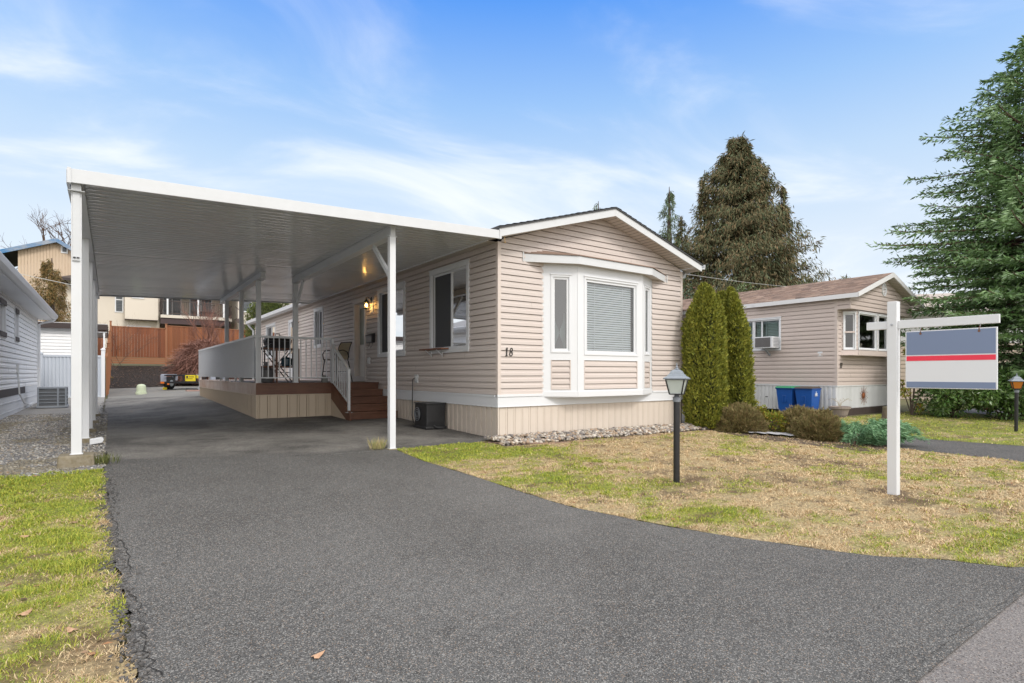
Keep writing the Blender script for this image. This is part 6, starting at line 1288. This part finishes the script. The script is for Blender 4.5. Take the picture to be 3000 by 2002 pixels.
# grey vinyl fence
vf = thing('vinyl_fence', 'pale grey vinyl privacy fence closing the yard by the white house', 'fence', (0, 19.5, 0)); zb, zt = .16, 1.84
M_VF = mat('vinyl_grey', (.50,.54,.60), .5); M_VP = mat('vinyl_white', (.74,.75,.78), .5)
a = MB(); a.M = frame((-7.5, 0, 0), (1, 0, 0), (0, -1, 0)); ribs(a, 0, 1.95, lambda u: zb + .1, zt - .08, .11, 2); a.box(0, 1.95, -.01, .03, zb, zb + .12); a.box(0, 1.95, -.01, .03, zt - .08, zt); obj('panel', a, M_VF, vf)
for x, h_, m in ((-7.52, 2.15, M_VP), (-7.38, 1.86, M_VF), (-5.50, 2.05, M_VP), (-5.50, 2.08, M_VP)):
    if x == -5.50 and h_ == 2.08: continue
    a = MB(); a.box(x - .06, x + .06, -.07, .05, .0, h_); a.box(x - .08, x + .08, -.09, .07, h_, h_ + .04); a.lathe([(.08, h_ + .04), (.02, h_ + .09)], 4, (x, -.01, 0), sq=True); obj('post', a, m, vf, bevel=.004)
# addition
ad = thing('shed', 'white flat-roofed shed with a dark fascia behind the vinyl fence', 'shed', (0, 20.3, 0))
a = MB(); a.M = frame((-11, 0, 0), (1, 0, 0), (0, -1, 0)); siding(a, 0, 5.15, .2, 2.93, e=.125); a.M = frame((-5.85, 0, 0), (0, 1, 0), (1, 0, 0)); siding(a, 0, 4, .2, 2.93, e=.125); obj('wall', a, M_WSIDE, ad)
a = MB(); a.box(-11.2, -5.35, -.25, -.22, 2.88, 3.10); a.box(-5.37, -5.34, -.22, 4.2, 2.80, 3.06); obj('fascia', a, M_BROWN, ad)
a = MB(); a.box(-11.2, -5.36, -.22, 4.2, 3.06, 3.12); a.box(-5.84, -5.37, -.22, 4.2, 2.78, 2.80); obj('roof', a, M_ALUG, ad)
a = MB(); a.box(-5.50, -5.44, -.2, -.14, .2, 2.8); obj('downspout', a, M_WHITE, ad)

# ================================================================ FENCES AND YARD BEHIND
def board_fence(name, p, q, zb0, zb1, h, lab, m, bw=.14, posts=(), kick=0, cap=True, ph=.3, group=None, side=-1):
    p = Vector((p[0], p[1], 0)); q = Vector((q[0], q[1], 0)); L_ = (q - p).length; d = (q - p)/L_; nrm = Vector((d.y, -d.x, 0))*(-side)
    t = thing(name, lab, 'fence', (p.x, p.y, 0)); M = frame((0, 0, 0), d, nrm)
    if group: t['group'] = group
    a = MB(); a.M = M; n = int(L_/bw); zf = lambda u: zb0 + (zb1 - zb0)*u/L_
    for k in range(n):
        u = k*L_/n; o_ = .0 if k % 2 else .012; a.box(u + .002, u + L_/n - .002, o_, o_ + .016, zf(u), zf(u) + h)
    obj('boards', a, m, t)
    a = MB(); a.M = M
    for z_ in ((h - .1,) if not cap else (h + .0,)): a.hexa([(0, -.02, zf(0) + z_), (L_, -.02, zf(L_) + z_), (L_, .055, zf(L_) + z_), (0, .055, zf(0) + z_)], [(0, -.02, zf(0) + z_ + .045), (L_, -.02, zf(L_) + z_ + .045), (L_, .055, zf(L_) + z_ + .045), (0, .055, zf(0) + z_ + .045)])
    obj('rail', a, M_FENCE2 if kick else m, t)
    for k in range(kick): a = MB(); a.M = M; a.hexa([(0, .0, zf(0) - .13*(k+1)), (L_, .0, zf(L_) - .13*(k+1)), (L_, .05, zf(L_) - .13*(k+1)), (0, .05, zf(0) - .13*(k+1))], [(0, .0, zf(0) - .13*k - .015), (L_, .0, zf(L_) - .13*k - .015), (L_, .05, zf(L_) - .13*k - .015), (0, .05, zf(0) - .13*k - .015)]); obj('kickboard', a, M_FENCE2, t)
    for u in posts: a = MB(); a.M = M; a.box(u - .05, u + .05, -.02, .09, zf(u) - .6, zf(u) + h + ph); a.box(u - .07, u + .07, -.04, .11, zf(u) + h + ph, zf(u) + h + ph + .03); obj('post', a, M_FENCE2, t)
    return t
board_fence('wooden_fence', (-5.25, 33.0), (-2.45, 33.0), 2.13, 2.10, 1.80, 'dark red stained board fence above the mulch slope', M_FENCE, posts=(0, 2.8), kick=3, side=1)
board_fence('wooden_fence', (-2.38, 33.2), (6.5, 33.2), 2.25, 2.10, 1.85, 'lighter orange board fence behind the bare twig dome', mat('cedar_fence_light', (.22,.08,.033), .75, island=[(.14,.045,.02), (.29,.105,.042), (.20,.07,.028)]), posts=(2.5, 5.2, 7.9), kick=4, side=1)
board_fence('wooden_fence', (-5.42, 19.75), (-5.30, 33.0), .22, 2.0, 1.65, 'stepped wooden side fence running uphill from the white corner post', mat('cedar_fence_side', (.30,.13,.06), .75, island=[(.22,.09,.04), (.40,.18,.08)]), posts=(1.5, 4, 6.5, 9, 11.5), side=-1, cap=False, ph=.1)
board_fence('wooden_fence', (-9.5, 27.5), (-5.5, 27.5), 1.4, 1.4, 1.8, 'short brown fence glimpsed right of the white shed', M_FENCE, side=1)
# trailer
trl = thing('utility_trailer', 'black utility trailer with a yellow notice plate parked before the mulch', 'trailer', (-2.75, 20.3, gz(-2.75, 20.3)), R(-36))
a = MB(); a.box(-.75, 1.05, -.03, .03, .60, .66); a.box(-.75, 1.05, -.03, .03, .28, .36); [a.box(x, x + .05, -.03, .03, .3, .64) for x in (-.35, .15, .6, 1.0)]; a.box(-.7, 1.0, .03, 1.3, .30, .34); a.box(-.75, 1.05, 1.30, 1.35, .60, .66); [a.box(x, x + .05, 1.3, 1.35, .3, .64) for x in (-.75, .15, 1.0)]; obj('chassis', a, M_BLACK, trl, bevel=.004)
for x_ in (-.88, 1.28):
    a = MB(); a.tube([(x_ - .09, .55, .28), (x_ + .09, .55, .28)], .28, 22); w_o = obj('wheel', a, mat('tyre', (.018,.018,.018), .8), trl); a = MB(); a.tube([(x_ - .10, .55, .28), (x_ + .10, .55, .28)], .14, 16); obj('rim', a, M_GALV, w_o)
    a = MB(); a.prism([(.12, .36), (.12, .60), (.18, .68), (.90, .68), (.96, .60), (.96, .40), (.94, .40), (.94, .60), (.88, .66), (.20, .66), (.14, .60), (.14, .36)], x_ - .12, x_ + .12, 'x'); a.box(x_ - .12, x_ + .12, .115, .125, .36, .66); obj('fender', a, mat('fender_grey', (.34,.37,.44), .4), trl)
a = MB(); a.box(-.99, -.82, .10, .114, .27, .35); obj('marker_light', a, mat('amber_reflector', (.75,.18,.02), .4), trl)
a = MB(); a.box(-.60, -.52, -.06, -.03, .22, .28); obj('marker_light', a, MATS['amber_reflector'], trl)
a = MB(); a.box(-.97, -.80, .22, .25, .0, .10); obj('reflector', a, mat('yellow_plate', (.72,.58,.02), .5), trl)
a = MB(); a.box(.18, .62, -.05, -.035, .38, .64); a.box(.66, .86, -.05, -.035, .50, .64); pl_ = obj('notice_plate', a, MATS['yellow_plate'], trl)
a = MB(); a.box(.22, .30, -.056, -.05, .52, .60); a.box(.33, .56, -.056, -.05, .55, .575); a.box(.22, .5, -.056, -.05, .47, .49); obj('notice_print', a, M_BLK, pl_)
a = MB(); a.tube([(.82, -.12, .62), (.84, -.12, .12)], .025, 8); a.tube([(.84, -.15, .08), (.84, -.09, .08)], .07, 14); a.tube([(.82, -.12, .62), (.72, -.15, .66)], .012, 6); obj('jockey_wheel', a, M_GALV, trl)
pp = pot('well_cap', -4.25, 19.4, gz(-4.25, 19.4), [(.20,0),(.195,.10),(.17,.11),(.165,.28),(.15,.36),(.09,.41),(.0,.42)], mat('pale_green_plastic', (.52,.58,.42), .5), 'pale green domed utility pipe cap in the gravel', 'utility cap')
a = MB(); a.box(-2.75, -1.9, 18.3, 18.9, gz(-2.3, 18.6) + .0, gz(-2.3, 18.6) + .045); tag(obj('paving_slab', a, mat('pink_slab', (.40,.24,.20), .9, var=(6, .5, (.28,.2,.17)))), 'reddish paving slab in the pale gravel near the trailer jack', 'paving slab')

# ================================================================ CREAM HOUSE
M_STUC = mat('cream_stucco', (.66,.60,.52), .9, var=[(.6, .25, (.56,.50,.42)), (20, .15, (.60,.55,.47))], bump=(30, .3, .01))
M_DRAIL = mat('rail_brown', (.07,.05,.045), .5)
chs = thing('cream_house', 'two storey cream stucco house with a curved balcony beyond the fence', 'house', (0, 46, 0))
a = MB(); a.box(-8, -2.0, 0, 9, 1.5, 8.3); a.box(-2.0, 3.7, 3.0, 9, 1.5, 8.3); a.box(3.7, 10, -.6, 9, 1.5, 8.3); obj('wall', a, M_STUC, chs)
a = MB(); a.box(-4.35, -2.15, -.75, .0, 5.42, 8.3); obj('bay', a, M_STUC, chs); a = MB(); a.box(-4.36, -2.14, -.77, 0, 5.38, 5.42); obj('bay_trim', a, M_DRAIL, chs)
a = MB(); a.hexa([(-8.6, -.9, 8.2), (10.6, -.9, 8.2), (10.6, 9.6, 8.2), (-8.6, 9.6, 8.2)], [(-4, 4, 10.2), (6, 4, 10.2), (6, 5, 10.2), (-4, 5, 10.2)]); obj('roof', a, mat('roof_brown', (.07,.05,.04), .9, var=(4, .4, (.12,.09,.07))), chs)
a = MB(); a.box(-8.65, 10.65, -.95, -.9, 8.05, 8.25); a.tube([(-8.1, -.85, 8.1), (-7.6, -.3, 7.7), (-7.5, -.1, 7.3)], .06, 6); a.tube([(-1.95, -.85, 7.9), (-1.95, -.85, 5.5), (-1.6, -.8, 5.1), (-.9, -.8, 4.6)], .07, 6); obj('downspout', a, M_BROWN, chs)
def cwin(M, u0, u1, z0, z1, panes=((0, 1),), fl=None): 
    fo = window(chs, M, u0, u1, z0, z1, panes=panes, trim=.09, sash=.05, proud=.05, recess=-.02, fills=fl); return fo
CF = frame((0, 0, 0), (1, 0, 0), (0, -1, 0)); 
M_DGL = mat('dark_window', (.05,.06,.07), .08)
def dwin(u0, u1, z0, z1, y=0, n=1, hb=None):
    fr = MB(); M = frame((0, y, 0), (1, 0, 0), (0, -1, 0)); fr.M = M; t = .08
    fr.box(u0, u1, 0, .05, z0, z0 + t); fr.box(u0, u1, 0, .05, z1 - t, z1); fr.box(u0, u0 + t, 0, .049, z0 + t, z1 - t); fr.box(u1 - t, u1, 0, .049, z0 + t, z1 - t)
    for k in range(1, n): uu = u0 + (u1 - u0)*k/n; fr.box(uu - .04, uu + .04, 0, .048, z0 + t, z1 - t)
    if hb: fr.box(u0 + t, u1 - t, 0, .047, hb - .04, hb + .04)
    fo = obj('window', fr, M_WHITE, chs); g = MB(); g.M = M; g.quad((u0 + t, .012, z0 + t), (u1 - t, .012, z0 + t), (u1 - t, .012, z1 - t), (u0 + t, .012, z1 - t)); obj('pane', g, M_DGL, fo)
    b = MB(); b.M = M; [b.box(u0 + t, u1 - t, .014, .02, z0 + t + q, z0 + t + q + .02) for q in np.arange(.05, z1 - z0 - .2, .12)]; obj('blind', b, mat('blind_dim', (.16,.17,.18), .6), fo)
dwin(-4.98, -4.42, 5.95, 7.5, 0, 1, 6.95); dwin(-3.9, -3.1, 7.05, 8.0, -.76); dwin(-4.2, -2.6, 4.2, 4.95, 0, 2)
dwin(4.0, 5.6, 6.5, 7.5, -.61, 2); dwin(-1.6, -.2, 5.9, 7.9, 3.0, 2); dwin(.4, 2.2, 5.9, 7.9, 3.0, 2)
# balcony
a = MB(); a.prism([(-2.0, 3.0), (-2.0, -1.2), (2.1, -1.35), (2.9, -1.0), (3.3, -.2), (3.4, 3.0)], 5.62, 5.86); obj('balcony_floor', a, mat('balcony_edge', (.60,.55,.48), .8), chs)
a = MB(); a.prism([(-2.0, 3.0), (-2.0, -1.1), (2.05, -1.25), (2.8, -.95), (3.2, -.2), (3.3, 3.0)], 5.15, 5.62); obj('balcony_beam', a, mat('plum_brown', (.05,.028,.03), .6), chs)
a = MB(); [a.box(x, x + .25, .9, 1.15, 2, 5.2) for x in (-1.2, 2.4)]; obj('balcony_post', a, M_STUC, chs)
path = [(-1.95, 2.9), (-1.95, -1.15), (-.2, -1.2), (1.3, -1.25), (2.1, -1.28), (2.55, -1.12), (2.85, -.92), (3.1, -.55), (3.25, -.15), (3.3, 1.0), (3.35, 2.9)]
rl = MB(); [rl.bar((p[0], p[1], z), (q[0], q[1], z), .07, .05) for p, q in zip(path, path[1:]) for z in (6.0, 6.98)]; r_o = obj('balcony_railing', rl, M_DRAIL, chs)
a = MB()
for p, q in zip(path, path[1:]):
    l = math.hypot(q[0]-p[0], q[1]-p[1]); n = max(1, int(l/.13)); nx_, ny2 = (q[1]-p[1])/l, -(q[0]-p[0])/l
    for k in range(n): f = k/n; x, y = p[0] + (q[0]-p[0])*f, p[1] + (q[1]-p[1])*f; a.tube([(x, y, 6.0), (x - nx_*-.07, y - ny2*-.07, 6.22), (x, y, 6.6), (x, y, 6.98)], .014, 3, False)
obj('balusters', a, M_DRAIL, r_o)
for (x, y) in ((-1.6, -1.2), (.55, -1.25), (2.45, -1.18)): a = MB(); a.box(x, x + .12, y - .06, y + .06, 5.86, 7.2); obj('railing_post', a, M_WHITE, r_o)
st_ = MB(); 
for k in range(9): st_.box(3.4 + k*.28, 3.72 + k*.28, -1.8, -.7, 5.75 - k*.24, 5.80 - k*.24)
st_.bar((3.4, -1.8, 5.7), (6.0, -1.8, 3.5), .05, .25); s_o = obj('stairs', st_, M_DRAIL, chs); a = MB(); a.bar((3.3, -1.8, 6.8), (6.0, -1.8, 4.5), .06, .05); [a.bar((3.4 + k*.26, -1.8, 5.7 - k*.22), (3.4 + k*.26, -1.8, 6.75 - k*.22), .03) for k in range(10)]; obj('stair_railing', a, M_DRAIL, s_o)
for i, (x, y) in enumerate(((1.1, 45.4), (1.75, 45.6))):
    pc = thing('balcony_chair', ('dark chair on the balcony, the one nearer the middle railing post', 'dark chair on the balcony, the one nearer the curved corner')[i], 'chair', (x, y, 5.86), 0, 'chairs on the balcony')
    a = MB(); a.box(-.25, .25, -.25, .25, .42, .46); obj('seat', a, M_BLK, pc); a = MB(); [a.bar((sx, .25, .4), (sx*1.0, .36, 1.1), .03) for sx in (-.24, -.12, 0, .12, .24)]; a.bar((-.25, .36, 1.1), (.25, .36, 1.1), .05); obj('backrest', a, M_BLK, pc)
    for sx in (-1, 1):
        for sy in (-1, 1): a = MB(); a.bar((sx*.22, sy*.22, 0), (sx*.22, sy*.22, .42), .04); obj('leg', a, M_BLK, pc)
# ================================================================ BLUE FASCIA HOUSE
bh = thing('tan_house', 'tan board house on the hill with peeling blue fascia and a brick chimney', 'house', (0, 50, 0))
a = MB(); a.M = frame((-11.1, 0, 0), (1, 0, 0), (0, -1, 0)); n = 17; pt = 3.25/n
def rt(x): return 11.72 - abs(x + 8.74)*(.40 if x < -8.74 else .62)
for k in range(n):
    u0_, u1_ = k*pt, (k + 1)*pt; x0_, x1_ = -11.1 + u0_, -11.1 + u1_
    a.add([(u0_, 0, 4.5), (u1_ - .03, 0, 4.5), (u1_ - .03, 0, rt(x1_) - .05), (u0_, 0, rt(x0_) - .05)], [(0,1,2,3)]); a.add([(u1_ - .03, 0, 4.5), (u1_, .03, 4.5), (u1_, .03, rt(x1_)-.05), (u1_ - .03, 0, rt(x1_)-.05)], [(0,1,2,3)])
a.M = None; a.box(-7.86, -7.84, 0, 8, 4.5, 11.0); obj('wall', a, mat('tan_boards', (.60,.48,.36), .85, var=[(5, .35, (.50,.38,.26), (2, 2, .2)), (12, .25, (.34,.24,.17), (2, 2, .3))]), bh)
a = MB(); a.box(-16, -11.12, 1.5, 8, 4.5, 9.4); obj('porch', a, mat('porch_dark', (.045,.03,.028), .8), bh)
a = MB(); 
for x0_, x1_ in ((-16.5, -8.74), (-8.74, -7.6)): a.hexa([(x0_, -.5, rt(x0_) - .12), (x1_, -.5, rt(x1_) - .12), (x1_, -.44, rt(x1_) - .12), (x0_, -.44, rt(x0_) - .12)], [(x0_, -.5, rt(x0_) + .20), (x1_, -.5, rt(x1_) + .20), (x1_, -.44, rt(x1_) + .20), (x0_, -.44, rt(x0_) + .20)])
obj('fascia', a, mat('peeling_blue', (.015,.17,.40), .7, var=[(.9, .75, (.42,.40,.38), (1, 1, 3)), (8, .3, (.02,.10,.22))]), bh)
a = MB(); a.add([(-16.5, -.5, rt(-16.5) + .2), (-8.74, -.5, 11.92), (-8.74, 8, 11.92), (-16.5, 8, rt(-16.5) + .2), (-7.5, -.5, rt(-7.5) + .2), (-7.5, 8, rt(-7.5) + .2)], [(0,1,2,3), (1,4,5,2)]); obj('roof', a, M_SHDK, bh)
a = MB(); a.box(-7.83, -7.35, -.1, .6, 4.5, 12.55); a.box(-7.88, -7.3, -.15, .65, 12.5, 12.65); obj('chimney', a, mat('grey_brick', (.20,.19,.19), .9, var=(5, .6, (.11,.10,.10), (1, 1, 5)), bump=(12, .8, .03)), bh)
a = MB(); a.box(-8.5, -8.05, -.05, -.0, 10.85, 11.45); w_o = obj('window', a, M_WHITE, bh); a = MB(); a.box(-8.40, -8.15, -.06, -.04, 10.96, 11.32); obj('pane', a, M_DGL, w_o)
a = MB(); a.box(-12.3, -11.25, 1.44, 1.5, 7.6, 9.1); obj('window', a, M_GREY, bh)
# tan shingled house behind the fir
th = thing('shingled_house', 'tan shingled wall of a house behind the white urn and bare shrub', 'house', (30, 0, 0), R(-54))
a = MB(); a.M = frame((0, 0, 0), (1, 0, 0), (0, -1, 0)); siding(a, -6, 12, -.2, 2.6, e=.2); obj('wall', a, mat('tan_shingle_wall', (.50,.42,.34), .9, var=(5, .3, (.36,.30,.24), (4, 4, 1))), th)
a = MB(); a.box(1, 2.6, -.04, 0, 2.7, 4.0); obj('window', a, M_WHITE, th); a = MB(); a.box(-6, 12, 0, .1, 2.6, 4.2); obj('upper_wall', a, mat('upper_white', (.62,.62,.62), .8), th)
a = MB(); a.add([(-6.5, -.6, 4.1), (12.5, -.6, 4.1), (12.5, 4, 5.6), (-6.5, 4, 5.6)], [(0,1,2,3)]); obj('roof', a, mat('pale_roof', (.42,.37,.33), .9, var=(3, .3, (.32,.28,.25))), th)
